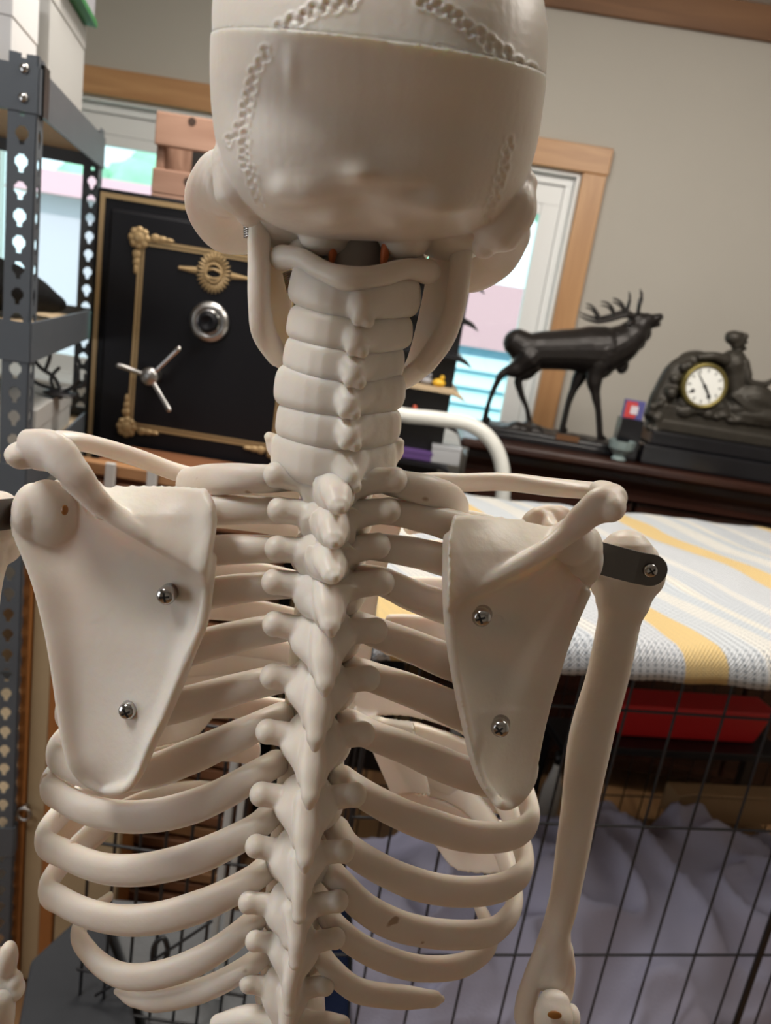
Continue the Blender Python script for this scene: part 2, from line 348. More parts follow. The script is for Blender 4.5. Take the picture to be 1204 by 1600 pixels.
# ------------------------------------------------------------------ SAFE
SAFEB = mat('gloss_black_enamel', (.007, .007, .009), .42, spec=.22, bump=.05, bump_scale=200)
GOLD = mat('gold_paint', (.40, .28, .14), .42, .35)
def safe():
    Y = 1.72; tl = W(151, 291, Y); x0 = tl.x; zT = tl.z; x1 = x0+.54
    e = empty('gun_safe', (x0+.41, Y+.3, 0), 'black safe with gold trim, combination dial and three-spoke handle', 'safe')
    MB().box((x0, Y, .0), (x1, Y+.5, zT)).build('body', SAFEB, e, bevel=.006)
    def frame(b, xa, xb, za, zb, w, y, t=.003):
        b.box((xa, y-t, zb-w), (xb, y, zb)).box((xa, y-t, za), (xb, y, za+w)).box((xa, y-t, za+w), (xa+w, y, zb-w)).box((xb-w, y-t, za+w), (xb, y, zb-w))
    b = MB(); frame(b, x0+.010, x1-.010, .05, zT-.009, .010, Y-.0005, .002); b.build('gold_border', GOLD, e)
    yd = Y-.018
    MB().box((x0+.036, yd, .08), (x1-.036, Y, zT-.038)).build('door', SAFEB, e, bevel=.008)
    # inner gold frame
    a = W(218, 372, yd); c = W(204, 668, yd); xi0 = a.x; zi1 = a.z; zi0 = c.z; xi1 = W(432, 695, yd).x
    b = MB(); frame(b, xi0, xi1, zi0, zi1, .006, yd, .002); frame(b, xi0+.0085, xi1-.0085, zi0+.0085, zi1-.0085, .004, yd, .002); b.build('gold_door_frame', GOLD, e)
    for (cx, cz, sx, sz) in ((xi0, zi1, 1, -1), (xi0, zi0, 1, 1), (xi1, zi0, -1, 1), (xi1, zi1, -1, -1)):
        b = MB(); kk = .75
        for k in range(8):
            an = k*math.pi/4; b.ell((cx+kk*.020*math.cos(an), yd-.003, cz+kk*.020*math.sin(an)), (kk*.012, .004, kk*.012), nu=12, nv=6)
        b.ell((cx, yd-.004, cz), (kk*.018, .005, kk*.018), nu=14, nv=8)
        for q in range(3):
            b.ell((cx+sx*kk*(.045+.02*q), yd-.002, cz-sz*.004), (kk*.014, .003, kk*(.012-.003*q)), nu=10, nv=6)
            b.ell((cx-sx*.004, yd-.002, cz+sz*kk*(.045+.02*q)), (kk*(.012-.003*q), .003, kk*.014), nu=10, nv=6)
        b.build('corner_ornament', GOLD, e, smooth=True)
    # emblem : radiating petals and two side bars
    c = W(334, 427, yd); b = MB(); E_ = .74
    for k in range(28):
        an = 2*math.pi*k/28; ca, sa = math.cos(an), math.sin(an)
        m = Matrix.Rotation(-an, 3, 'Y').to_4x4()
        b.ell((c.x+.037*E_*ca, yd-.002, c.z+.044*E_*sa), (.011, .0025, .0022), m, 8, 6)
    for k in range(20):
        an = 2*math.pi*k/20; b.ell((c.x+.017*math.cos(an), yd-.003, c.z+.019*math.sin(an)), (.0032, .0025, .0032), nu=8, nv=5)
    b.tube([(c.x-.014, yd-.003, c.z+.004), (c.x, yd-.004, c.z+.008), (c.x+.014, yd-.003, c.z+.004)], .0022, n=8)
    b.tube([(c.x-.014, yd-.003, c.z-.008), (c.x, yd-.004, c.z-.011), (c.x+.014, yd-.003, c.z-.008)], .0022, n=8)
    for sg in (-1, 1):
        for q in range(6):
            b.ell((c.x+sg*(.040+.0065*q), yd-.002, c.z), (.0042, .0025, .0072-.0007*q), nu=8, nv=5)
    b.build('emblem', GOLD, e, smooth=True)
    # dial
    c = W(328, 503, yd); mr = Matrix.Rotation(math.pi/2, 4, 'X')
    MB().lathe([(.042, 0), (.0435, .005), (.041, .010), (.035, .0135), (.030, .015), (.027, .010), (.0255, .010)], c, mr, 48).build('dial_ring', STEEL, e, smooth=True)
    k = MB().lathe([(.021, .0), (.0215, .018), (.019, .020), (.0175, .030), (.015, .031), (.010, .026), (0, .025)], c, mr, 40).build('dial_knob', SAFEB, e, smooth=True)
    MB().lathe([(.0255, .010), (.0255, .016), (.0225, .017), (.0225, .010)], c, mr, 40).build('dial_collar', CHROME, k, smooth=True)
    # handle
    c = W(243, 586, yd)
    hub = MB().lathe([(.015, 0), (.016, .028), (.0195, .031), (.0195, .041), (.015, .047), (0, .048)], c, mr, 32).build('handle_hub', STEEL, e, smooth=True)
    for px, py in ((186, 571), (279, 545), (264, 640)):
        t = W(px, py, yd-.045); s0 = Vector((c.x, yd-.038, c.z))
        MB().tube([s0, s0.lerp(t, .5), t], [.0055, .0052, .0062], up=(0, 1, 0)).build('handle_spoke', CHROME, hub, smooth=True)
    return x0, x1, zT
sx0, sx1, szT = safe()

# wooden crate lying on the safe
CRATEW = wood_mat('reddish_crate_wood', (.28, .15, .10), (.47, .29, .21), 3, 0, .6)
NAILM = mat('dark_knot', (.05, .025, .015), .7)
def crate_box():
    Y = 1.80; a = W(244, 172, Y); xa = a.x; zt_ = a.z; z0 = szT; xb = xa+.32
    e = empty('wooden_crate', (xa+.21, Y+.12, z0), 'reddish slatted wooden crate standing on top of the black safe', 'crate')
    h = (zt_-z0); zmid = z0+h*.42; zgap = z0+h*.62
    MB().box((xa, Y, zgap), (xb, Y+.018, zt_)).build('front_board', CRATEW, e, bevel=.003)
    MB().box((xa, Y, z0+.012), (xb, Y+.018, z0+h*.36)).build('front_board', CRATEW, e, bevel=.003)
    MB().box((xa, Y+.018, z0+.012), (xa+.018, Y+.24, zt_)).build('side_board', CRATEW, e, bevel=.003)
    MB().box((xb-.018, Y+.018, z0+.012), (xb, Y+.24, zt_)).build('side_board', CRATEW, e, bevel=.003)
    MB().box((xa, Y+.225, z0+.012), (xb, Y+.24, zt_)).build('back_board', RECESS_SHADE, e)  # coloured near-black to stand in for the shade inside the crate
    MB().box((xa, Y, z0), (xb, Y+.24, z0+.012)).build('base_board', CRATEW, e, bevel=.003)
    mr = Matrix.Rotation(math.pi/2, 4, 'X')
    for px, py in ((300, 190), (293, 284)):
        c = W(px, py, Y); MB().lathe([(.009, .0), (.0085, .001), (0, .001)], c, mr, 16).build('knot', NAILM, e)
crate_box()

# ------------------------------------------------------------------ METAL SHELVING (left)
SHELFM = mat('grey_shelf_steel', (.105, .12, .14), .45, .2, noise_amt=.12, noise_scale=12)
PARTB = mat('particle_board', (.58, .44, .28), .8, noise_amt=.25, noise_scale=120)
yaw = math.radians(13.2)
def shelving():
    near = W(38, 100, 1.22); ztop = W(38, 84, 1.22).z
    ex = Vector((math.cos(yaw), math.sin(yaw), 0)); ey = Vector((-math.sin(yaw), math.cos(yaw), 0))
    O = Vector((near.x+.021, 1.22, 0)); mw = Matrix.Translation(O) @ Matrix.Rotation(yaw, 4, 'Z')
    e = empty('metal_shelving', O, 'grey slotted-angle steel shelving unit at the left edge', 'shelving')
    Wd, Dp = .92, .60
    def post(x, y, sx, sy, name='post'):
        # L profile with keyhole slots cut by building the flange from strips
        b = MB(); fw = .040; t = .0022; pitch = .0385
        n = int(ztop/pitch)
        def flange(ax):
            def bx(u0, u1, z0, z1):
                if ax == 0: lo = (x+min(sx*u0, sx*u1), y+min(0, sy*t), z0); hi = (x+max(sx*u0, sx*u1), y+max(0, sy*t), z1)
                else: lo = (x+min(0, sx*t), y+min(sy*u0, sy*u1), z0); hi = (x+max(0, sx*t), y+max(sy*u0, sy*u1), z1)
                b.box(lo, hi, mw)
            bx(0, .011, 0, ztop); bx(.029, fw, 0, ztop)
            for k in range(n+1):
                z0 = k*pitch; rows = [(.0, .013, 0), (.013, .019, .0055), (.019, .0215, .0040), (.0215, .024, .0020), (.024, .033, .0), (.033, .0355, .0020), (.0355, .0385, .0045)]
                for za, zb_, ins in rows:
                    za += z0; zb_ += z0
                    if zb_ > ztop: continue
                    if (za-z0) < .012: bx(.011, .029, za, zb_)
                    elif ins: bx(.011, .011+ins, za, zb_); bx(.029-ins, .029, za, zb_)
        flange(0); flange(1)
        return b.build(name, SHELFM, e)
    post(0, 0, -1, 1); post(0, Dp, -1, -1); post(-Wd, 0, 1, 1); post(-Wd, Dp, 1, -1)
    zs = [ztop-.065, 1.315-.03, W(90, 690, 1.5).z-.03, .35]
    for z in zs:
        MB().box((-Wd, -.002, z-.012), (0, .002, z+.050), mw).box((-Wd, .002, z-.012), (0, .016, z-.009), mw).build('beam', SHELFM, e)
        MB().box((-Wd, Dp-.002, z-.012), (0, Dp+.002, z+.050), mw).build('beam', SHELFM, e)
        MB().box((-.002, 0, z-.012), (.003, Dp, z+.050), mw).box((-.014, 0, z+.008), (.0, Dp, z+.014), mw).build('side_beam', SHELFM, e)
        MB().box((-Wd, 0, z-.012), (-Wd+.004, Dp, z+.050), mw).build('side_beam', SHELFM, e)
        MB().box((-Wd+.005, .004, z+.014), (-.005, Dp-.004, z+.030), mw).build('deck', PARTB, e)
    for k in range(2):   # bolts on the corner bracket
        c = mw @ Vector((-.019, -.003, ztop-.020-.0385*k)); MB().ell(c, (.007, .004, .007)).build('bolt', CHROME, e, smooth=True)
    MB().box((-.036, .012, ztop-.078), (.006, .045, ztop-.008), mw).build('corner_bracket', BLACKMET, e)
    return mw, ztop, zs, ex, ey, O
smw, sztop, szs, ex, ey, sO = shelving()
WHITEBOX = mat('white_cardboard', (.66, .66, .67), .7); GREYBOX = mat('grey_cardboard', (.42, .42, .41), .7); GREENM = mat('green_plastic', (.025, .17, .045), .5); LILAC = mat('grey_plastic_tray', (.30, .30, .33), .5)
def carton(name, lo, hi, m, label, mw=smw, cat='box', split=True, group=None):
    base = mw @ Vector(((lo[0]+hi[0])/2, (lo[1]+hi[1])/2, lo[2]))
    e = empty(name, base, label, cat, group); h = hi[2]-lo[2]
    MB().box(lo, (hi[0], hi[1], lo[2]+h*(.55 if split else .8)), mw).build('carton_body', m, e, bevel=.002)
    MB().box((lo[0]-.0015, lo[1]-.0015, lo[2]+h*(.55 if split else .8)), (hi[0]+.0015, hi[1]+.0015, hi[2]), mw).build('carton_lid', m, e, bevel=.002)
    return e
dk = sztop-.033
carton('cardboard_box', (-.50, .03, dk+.001), (-.045, .18, dk+.150), WHITEBOX, 'white cardboard box with a lid on the front corner of the top shelf', group='boxes on the top shelf')
carton('cardboard_box', (-.46, .20, dk+.001), (-.030, .50, dk+.20), GREYBOX, 'grey cardboard box behind the white one on the top shelf', split=False, group='boxes on the top shelf')
e = empty('plastic_tray', smw @ Vector((-.1, .3, dk+.20)), 'grey tray with a green rim, on top of the grey box', 'tray')
MB().box((-.36, .26, dk+.208), (-.012, .49, dk+.36), smw).build('tray_body', LILAC, e, bevel=.004)
MB().box((-.365, .255, dk+.2015), (-.007, .262, dk+.214), smw).box((-.014, .262, dk+.2015), (-.007, .494, dk+.214), smw).box((-.360, .262, dk+.2015), (-.014, .49, dk+.207), smw).build('tray_rim', GREENM, e, bevel=.002)
# black fur bundle on second deck
FUR = mat('black_fur', (.006, .006, .007), .8, spec=.2, bump=1, bump_scale=500)
z2 = szs[1]+.030
b = MB(); b.tube([smw @ Vector(p) for p in ((-.6, .25, z2+.066), (-.3, .27, z2+.072), (-.14, .31, z2+.058), (-.06, .40, z2+.032))], [(.09, .058), (.11, .066), (.1, .050), (.05, .022)], n=20)
o = b.blob('fur_bundle', FUR, None, .004, 4)
tag(o, 'rolled black fur lying on the second shelf of the steel unit', 'fur')
# third deck : pale boxes and a black antler ornament
z3 = szs[2]+.030
carton('storage_box', (-.30, .15, z3+.001), (-.02, .47, z3+.085), GREYBOX, 'pale grey box on the lower shelf beneath the black antler ornament')
e2 = empty('antler_ornament', smw @ Vector((-.08, .30, z3+.087)), 'small black antler-shaped ornament on the pale grey box', 'ornament')
b = MB(); A = lambda px, py: W(px, py, 1.52)
zb_ = z3+.0875
b.tube([A(95, 612), A(85, 590), A(64, 575), A(52, 558), A(58, 540), A(72, 540), A(78, 556), A(72, 575)], .004, n=8)
b.tube([A(85, 612), A(80, 590), A(92, 575)], .0035, n=8); b.tube([A(95, 612), A(112, 606), A(122, 590), A(120, 570)], .004, n=8)
b.tube([A(112, 606), A(130, 603), A(133, 585)], .003, n=8); b.tube([A(100, 612), A(60, 600), A(45, 585)], .0035, n=8)
q = A(95, 612); b.tube([q, (q.x, q.y, zb_)], .006, n=8, up=(0, 1, 0))
b.ell((q.x, q.y, zb_+.006), (.035, .03, .006))
b.build('antlers', BLACKMET, e2, smooth=True)

# ------------------------------------------------------------------ WOODEN DOOR PANELS (left, low)
ORW = wood_mat('orange_stained_wood', (.30, .10, .025), (.46, .19, .055), 3, 2, .4); CRW = mat('cream_painted_wood', (.46, .34, .20), .5, noise_amt=.06)
def cabinet_left():
    Y = 1.24
    def xs(px, py=1200): return W(px, py, Y).x
    x = [xs(26), xs(40), xs(70), xs(94)]
    zt_ = W(60, 880, Y).z
    e = empty('wooden_cabinet', (x[1], Y+.07, 0), 'tall cabinet with orange wood stiles and cream panels, left of ribs', 'cabinet')
    MB().box((x[0], Y+.02, 0), (x[3]+.12, Y+.09, zt_)).build('carcass', ORW, e)
    d = MB().box((x[0], Y, .02), (x[1], Y+.02, zt_-.0)).build('door_stile', ORW, e, bevel=.003)
    MB().box((x[1]+.002, Y+.006, .02), (x[2], Y+.02, zt_)).build('cream_panel', CRW, e, bevel=.002)
    MB().box((x[2]+.002, Y, .02), (x[3], Y+.02, zt_)).build('door_stile', ORW, e, bevel=.003)
    MB().box((x[3]+.002, Y+.004, .02), (x[3]+.12, Y+.02, zt_)).build('cream_panel', CRW, e, bevel=.002)
    c = W(37, 1272, Y-.01); b = MB(); rr = .0125
    b.tube([c+Vector((rr*math.cos(t*math.pi/6), 0, rr*math.sin(t*math.pi/6))) for t in range(13)], .0032, up=(0, 1, 0), n=10, cap=False)
    b.ell((c.x, Y-.004, c.z+rr), (.005, .01, .005)); b.build('ring_pull', STEEL, e, smooth=True)
cabinet_left()

# stack of wooden things behind the left shoulder and ribs
RW = wood_mat('red_brown_drawer_wood', (.16, .065, .03), (.30, .13, .06), 4, 0, .45)
RW2 = wood_mat('orange_brown_slat_wood', (.28, .13, .05), (.42, .22, .10), 4, 0, .5)
GREYW = mat('pale_upright', (.55, .54, .52), .5)
def rack():
    Y = 1.38; xa = W(104, 745, Y).x; xb = W(425, 760, Y).x; zt_ = W(150, 722, Y).z
    e = empty('drawer_rack', ((xa+xb)/2, Y+.15, 0), 'wooden rack of shallow brown drawers with pale uprights, behind the left ribs', 'rack')
    MB().box((xa, Y+.03, 0), (xb, Y+.30, zt_-.03)).build('carcass', RW, e)
    z = zt_; i = 0
    while z > .06:
        d = MB().box((xa+.004*(i % 3), Y+.004*(i % 2), z-.024), (xb-.004, Y+.03, z)).build('drawer_front', (RW2, RW)[i % 3 > 0], e, bevel=.003)
        i += 1; z -= .036
    for px in (172, 238):
        c = W(px, 730, Y-.01); MB().box((c.x-.009, Y-.012, 0), (c.x+.009, Y-.002, zt_+.005)).build('upright', GREYW, e, bevel=.002)
rack()

# ------------------------------------------------------------------ WIRE DOG CRATE + BLANKET + BEDDING
cy = math.radians(11); corner = W(1000, 1064, 1.05); ZCR = corner.z+.040
cmw = Matrix.Translation((corner.x, corner.y, 0)) @ Matrix.Rotation(cy, 4, 'Z')
inv = cmw.inverted()
def on_front(px, py, off=0):    # px on the crate's front plane -> local coordinates
    d = ray(px, py); n = cmw.to_3x3() @ Vector((0, -1, 0)); o0 = Vector((0, 0, CZ)); t = ((cmw @ Vector((0, off, 0)))-o0).dot(n)/d.dot(n)
    return inv @ (o0+d*t)
cx0 = on_front(562, 1200).x; cx1 = on_front(1204, 1300).x+.50; CD = .75
def wire(b, p, q, r=.0022): b.tube([cmw @ Vector(p), cmw @ ((Vector(p)+Vector(q))/2), cmw @ Vector(q)], r, up=(.1, 1, .05), n=8, step=1)
def dog_crate():
    e = empty('wire_dog_crate', cmw @ Vector(((cx0+cx1)/2, CD/2, 0)), 'large black wire dog crate under the striped blanket', 'dog crate')
    zb = .03; dx = on_front(955, 1490).x-on_front(884, 1490).x
    hz = [on_front(1000, 1110).z, on_front(1000, 1290).z, on_front(1000, 1490).z, .26, .06]
    xr = on_front(960, 1450).x
    xs = []; x = xr
    while x > cx0+.01: x -= dx
    x += dx
    while x < cx1: xs.append(x); x += dx
    fp = MB()
    for x in xs: wire(fp, (x, 0, zb), (x, 0, ZCR), .0021)
    for z in hz: wire(fp, (cx0, -.003, z), (cx1, -.003, z), .0022)
    wire(fp, (cx0, 0, ZCR-.006), (cx1, 0, ZCR-.006), .005); wire(fp, (cx0, 0, zb), (cx1, 0, zb), .004); wire(fp, (cx0, 0, zb), (cx0, 0, ZCR), .004); wire(fp, (cx1, 0, zb), (cx1, 0, ZCR), .004)
    fp.build('front_panel', BLACKMET, e, smooth=True)
    bp = MB()
    x = cx0
    while x < cx1: wire(bp, (x, CD, zb), (x, CD, ZCR), .002); x += dx*.75
    for z in (hz[0]-.03, .7, .55, .4, .25): wire(bp, (cx0, CD, z), (cx1, CD, z), .002)
    wire(bp, (cx0, CD, ZCR-.005), (cx1, CD, ZCR-.005), .004); bp.build('back_panel', BLACKMET, e, smooth=True)
    for xx in (cx0, cx1):
        sp = MB(); y = .0
        while y < CD: wire(sp, (xx, y, zb), (xx, y, ZCR), .002); y += .05
        for z in hz: wire(sp, (xx, 0, z), (xx, CD, z), .0022)
        wire(sp, (xx, 0, ZCR-.005), (xx, CD, ZCR-.005), .004); sp.build('side_panel', BLACKMET, e, smooth=True)
    tp = MB(); x = cx0
    while x < cx1: wire(tp, (x, 0, ZCR-.003), (x, CD, ZCR-.003), .002); x += dx
    for y in (.15, .3, .45, .6): wire(tp, (cx0, y, ZCR-.006), (cx1, y, ZCR-.006), .0022)
    tp.build('top_panel', BLACKMET, e, smooth=True)
    MB().box((cx0+.01, .01, .015), (cx1-.01, CD-.01, .03), cmw).build('floor_tray', mat('black_tray', (.015, .015, .018), .4), e, bevel=.004)
    # door frame with latch
    d = MB(); xa = on_front(1175, 1500).x
    wire(d, (xa, -.008, .1), (xa, -.008, hz[0]), .004); wire(d, (xa+.006, -.008, .1), (xa+.006, -.008, hz[0]), .003); d.build('door_edge', BLACKMET, e, smooth=True)
    return dx
cdx = dog_crate()

def blanket_mat():
    m = bpy.data.materials.new('woven_striped_blanket'); m.use_nodes = True; nt = m.node_tree; L = nt.links; b = nt.nodes['Principled BSDF']; b.inputs['Roughness'].default_value = .95; b.inputs['Specular IOR Level'].default_value = .1
    tc = nt.nodes.new('ShaderNodeTexCoord'); sep = nt.nodes.new('ShaderNodeSeparateXYZ')
    nz = nt.nodes.new('ShaderNodeTexNoise'); nz.inputs['Scale'].default_value = 5; nz.inputs['Detail'].default_value = 1
    L.new(tc.outputs['UV'], nz.inputs['Vector'])
    L.new(tc.outputs['UV'], sep.inputs[0])
    def math_(op, a, b_=None, clamp=False):
        n = nt.nodes.new('ShaderNodeMath'); n.operation = op; n.use_clamp = clamp
        for i, s in enumerate((a, b_)):
            if s is None: continue
            if hasattr(s, 'default_value'): L.new(s, n.inputs[i])
            else: n.inputs[i].default_value = s
        return n.outputs[0]
    u = sep.outputs[0]; v = sep.outputs[1]
    uw = math_('ADD', u, math_('MULTIPLY', math_('SUBTRACT', nz.outputs['Fac'], .5), .045))
    # wide bands through a colour ramp over one repeat (.235 m)
    ph = math_('FRACT', math_('DIVIDE', uw, .450))
    cr = nt.nodes.new('ShaderNodeValToRGB'); cr.color_ramp.interpolation = 'CONSTANT'; E = cr.color_ramp.elements
    bands = [(0, (.60, .64, .68)), (.08, (.78, .75, .68)), (.13, (.60, .63, .67)), (.27, (.76, .74, .70)), (.34, (.62, .64, .67)), (.60, (.70, .52, .25)), (.755, (.62, .65, .68)), (.88, (.76, .74, .69))]
    E[0].position = 0; E[0].color = (*bands[0][1], 1); E[1].position = bands[1][0]; E[1].color = (*bands[1][1], 1)
    for p, c in bands[2:]: n_ = E.new(p); n_.color = (*c, 1)
    L.new(ph, cr.inputs[0])
    # thin dashed dark lines
    ln = math_('SINE', math_('MULTIPLY', uw, 2*math.pi/.0125)); lnm = math_('GREATER_THAN', ln, .35)
    ds = math_('GREATER_THAN', math_('SINE', math_('ADD', math_('MULTIPLY', v, 2*math.pi/.0075), math_('MULTIPLY', ln, 2))), -.35)
    yel = math_('MULTIPLY', math_('GREATER_THAN', ph, .595), math_('LESS_THAN', ph, .757))
    msk = math_('MULTIPLY', math_('MULTIPLY', lnm, ds), math_('SUBTRACT', .72, math_('MULTIPLY', yel, .62)))
    mx = nt.nodes.new('ShaderNodeMix'); mx.data_type = 'RGBA'; L.new(msk, mx.inputs[0]); L.new(cr.outputs[0], mx.inputs[6]); mx.inputs[7].default_value = (.20, .23, .27, 1)
    L.new(mx.outputs[2], b.inputs['Base Color'])
    # knit bump
    k1 = math_('MULTIPLY', math_('SINE', math_('MULTIPLY', u, 2*math.pi/.006)), math_('SINE', math_('MULTIPLY', v, 2*math.pi/.005)))
    bp = nt.nodes.new('ShaderNodeBump'); bp.inputs['Strength'].default_value = .6; bp.inputs['Distance'].default_value = .002; L.new(k1, bp.inputs['Height']); L.new(bp.outputs[0], b.inputs['Normal'])
    return m
def blanket():
    UO = .450*.60-on_front(1065, 1055).x
    xa = on_front(575, 1050).x; xb = cx1+.06; nx, ny = 170, 90; v = []; uv = []; f = []
    prof = []   # (y, z, s)
    D2 = CD+.04; s = 0
    prof = [(-.014, -.030, 0), (-.016, -.018, .012), (-.015, -.004, .026), (-.008, .008, .04), (.005, .013, .055)]
    for k in range(1, 84): prof.append((.005+(D2)*k/83, .013, .055+D2*k/83))
    prof += [(D2+.02, .004, .08+D2), (D2+.028, -.02, .105+D2), (D2+.03, -.09, .17+D2)]
    for j, (y, z, s) in enumerate(prof):
        for i in range(nx+1):
            x = xa+(xb-xa)*i/nx; n = noise.noise(Vector((x*5, y*4, 1)))*.008*(1 if z > 0 else .5)+noise.noise(Vector((x*16, y*9, 4)))*.004
            w = .006*math.sin(x*23+y*5)
            v.append(cmw @ Vector((x+ (.004*math.sin(y*20)), y, ZCR+z+n+.004+(.002*math.sin(x*60) if z < 0 else 0)))); uv.append((x+w*.5+.30*s+UO, s))
    m = nx+1
    for j in range(len(prof)-1):
        for i in range(nx): f.append((j*m+i, j*m+i+1, (j+1)*m+i+1, (j+1)*m+i))
    me = new_mesh('striped_blanket', v, f); ul = me.uv_layers.new(name='UVMap')
    for l in me.loops: ul.data[l.index].uv = uv[l.vertex_index]
    o = link('striped_blanket', me, blanket_mat()); so = o.modifiers.new('t', 'SOLIDIFY'); so.thickness = .007; so.offset = 1
    tag(o, 'woven white, grey and mustard striped blanket over the wire crate', 'blanket')
blanket()

def cloth_pile(name, m, label, pts, folds=1.0, seed=0, cat='blanket', thick=.012):
    """crumpled cloth: ridged sheet over four local crate corners (x0,x1,y0,y1, z front, z back)"""
    x0, x1, y0, y1, zf, zb_ = pts; nx, ny = 110, 70; v = []; f = []
    for j in range(ny+1):
        t = j/ny
        for i in range(nx+1):
            u = i/nx; x = x0+(x1-x0)*u; y = y0+(y1-y0)*t
            base = zf+(zb_-zf)*math.sin(min(1, t*1.8)*math.pi/2)
            p = Vector((x*5+seed, y*5, seed)); q = noise.noise(p)*.07*folds+noise.noise(p*2.3)*.025*folds
            ridg = (1-abs(noise.noise(Vector((x*6+y*9+seed, y*6-x*5, seed+3)))*1.6))**3*.035*folds
            ed = min(1, u*8, t*3+.45)
            v.append(cmw @ Vector((x, y+noise.noise(p*1.7)*.02, (.035 if j == 0 else max(.05, base+(q+ridg-.03)*ed-(1-min(1, u*5))*.06)))))
    m_ = nx+1
    for j in range(ny):
        for i in range(nx): f.append((j*m_+i, j*m_+i+1, (j+1)*m_+i+1, (j+1)*m_+i))
    me = new_mesh(name, v, f); o = link(name, me, m); so = o.modifiers.new('t', 'SOLIDIFY'); so.thickness = thick
    return tag(o, label, cat)
LAV = mat('lavender_grey_fleece', (.46, .45, .58), .95, spec=.1, noise_amt=.10, noise_scale=9, bump=.5, bump_scale=250)
NAVY = mat('navy_cloth', (.012, .018, .045), .95, spec=.1, bump=.4, bump_scale=200)
lb = on_front(700, 1450)
cloth_pile('fleece_bedding', LAV, 'crumpled lavender-grey fleece bedding inside the wire crate', (on_front(585, 1450).x, cx1-.02, .012, .36, .30, .47), 1.25, 5)
cloth_pile('navy_cloth', NAVY, 'dark navy cloth bunched in the crate left of the lavender bedding', (cx0+.01, on_front(585, 1450).x-.006, .02, .36, .30, .40), .3, 9, 'cloth')
# things behind the crate, seen through the wires
REDP = mat('red_plastic', (.62, .018, .02), .4); CARD = mat('brown_cardboard', (.42, .26, .13), .8, noise_amt=.1); BLK = mat('black_plastic', (.01, .01, .012), .4)
def red_bin():
    y = .50; a = on_front(968, 1108, y); c = on_front(1192, 1166, y)
    e = empty('red_storage_tub', cmw @ Vector(((a.x+c.x)/2, y+.03, c.z)), 'bright red plastic tub inside the crate below the blanket', 'tub')
    v = []; zt_, zb_ = a.z, c.z
    b = MB()
    x0, x1 = a.x, c.x
    q = [(x0, y, zt_), (x1, y, zt_-.0), (x1, y+.07, zt_), (x0, y+.07, zt_), (x0+.02, y+.008, zb_), (x1-.02, y+.008, zb_), (x1-.02, y+.062, zb_), (x0+.02, y+.062, zb_)]
    b.add([cmw @ Vector(p) for p in q], [(0, 1, 5, 4), (1, 2, 6, 5), (2, 3, 7, 6), (3, 0, 4, 7), (4, 5, 6, 7), (0, 3, 2, 1)])
    b.build('tub_body', REDP, e, bevel=.006)
    MB().box((x0-.012, y-.008, zt_), (x1+.012, y+.078, zt_+.016), cmw).build('tub_lid', REDP, e, bevel=.005)
    return c.z
zr = red_bin()
def shelf_things():
    y = .46; zs_ = zr
    a = on_front(880, 1160, y).x; c = on_front(1240, 1160, y).x
    e = empty('black_side_table', cmw @ Vector(((a+c)/2, y+.05, .03)), 'low black table carrying the red tub at the back of the crate', 'table')
    MB().box((a, y, zs_-.02), (c, y+.12, zs_-.001), cmw).build('table_top', BLK, e, bevel=.002)
    for xx in (a, c-.02):
        MB().box((xx, y+.1, .03), (xx+.02, y+.12, zs_-.02), cmw).build('leg', BLK, e)
    y2 = .46
    k1 = on_front(1050, 1235, y2); k2 = on_front(1215, 1300, y2)
    def cb(px0, py0, px1, py1, y_, dep, label, rot=0):
        p = on_front(px0, py0, y_); q = on_front(px1, py1, y_)
        e = empty('cardboard_carton', cmw @ Vector(((p.x+q.x)/2, y_, q.z)), label, 'box', 'cardboard cartons at the back of the crate')
        MB().box((p.x, y_, q.z), (q.x, y_+dep, p.z), cmw).build('carton_body', CARD, e, bevel=.002)
        zt2 = p.z; b = MB(); w_ = .05
        b.add([cmw @ Vector(k) for k in ((p.x, y_, zt2), (q.x, y_, zt2), (q.x+.012, y_-.03, zt2+.022), (p.x+.02, y_-.03, zt2+.026), (p.x, y_+.002, zt2+.001), (q.x, y_+.002, zt2+.001), (q.x+.012, y_-.028, zt2+.024), (p.x+.02, y_-.028, zt2+.028))],
              [(0, 1, 2, 3), (4, 7, 6, 5), (0, 4, 5, 1), (3, 2, 6, 7), (0, 3, 7, 4), (1, 5, 6, 2)]); b.build('carton_flap', CARD, e)
    cb(1060, 1245, 1215, 1290, .40, .055, 'open brown cardboard carton at the back right of the crate')
    cb(1010, 1300, 1190, 1350, .41, .05, 'brown cardboard carton under the open carton in the crate')
shelf_things()
# white and grey bottles behind the crate at the gap between scapula and humerus
def jug(px, py0, py1, y, r, m, label):
    p = on_front(px, py0, y); q = on_front(px, py1, y); h = p.z-q.z
    e = empty('plastic_bottle', cmw @ Vector((q.x, y, .03)), label, 'bottle')
    c = cmw @ Vector((q.x, y, 0)); h0 = p.z-.03
    MB().lathe([(r*.9, 0), (r, .01), (r, h0*.82), (r*.45, h0*.92), (r*.42, h0*.95)], (c.x, c.y, .03), None, 24).build('bottle_body', m, e, smooth=True)
    MB().lathe([(r*.5, h0*.95), (r*.5, h0), (0, h0)], (c.x, c.y, .03), None, 20).build('bottle_cap', BLK, e, smooth=True)
jug(841, 1175, 1320, .47, .022, mat('white_bottle_plastic', (.70, .69, .66), .4), 'tall pale bottle in the crate seen just right of the scapula tip')

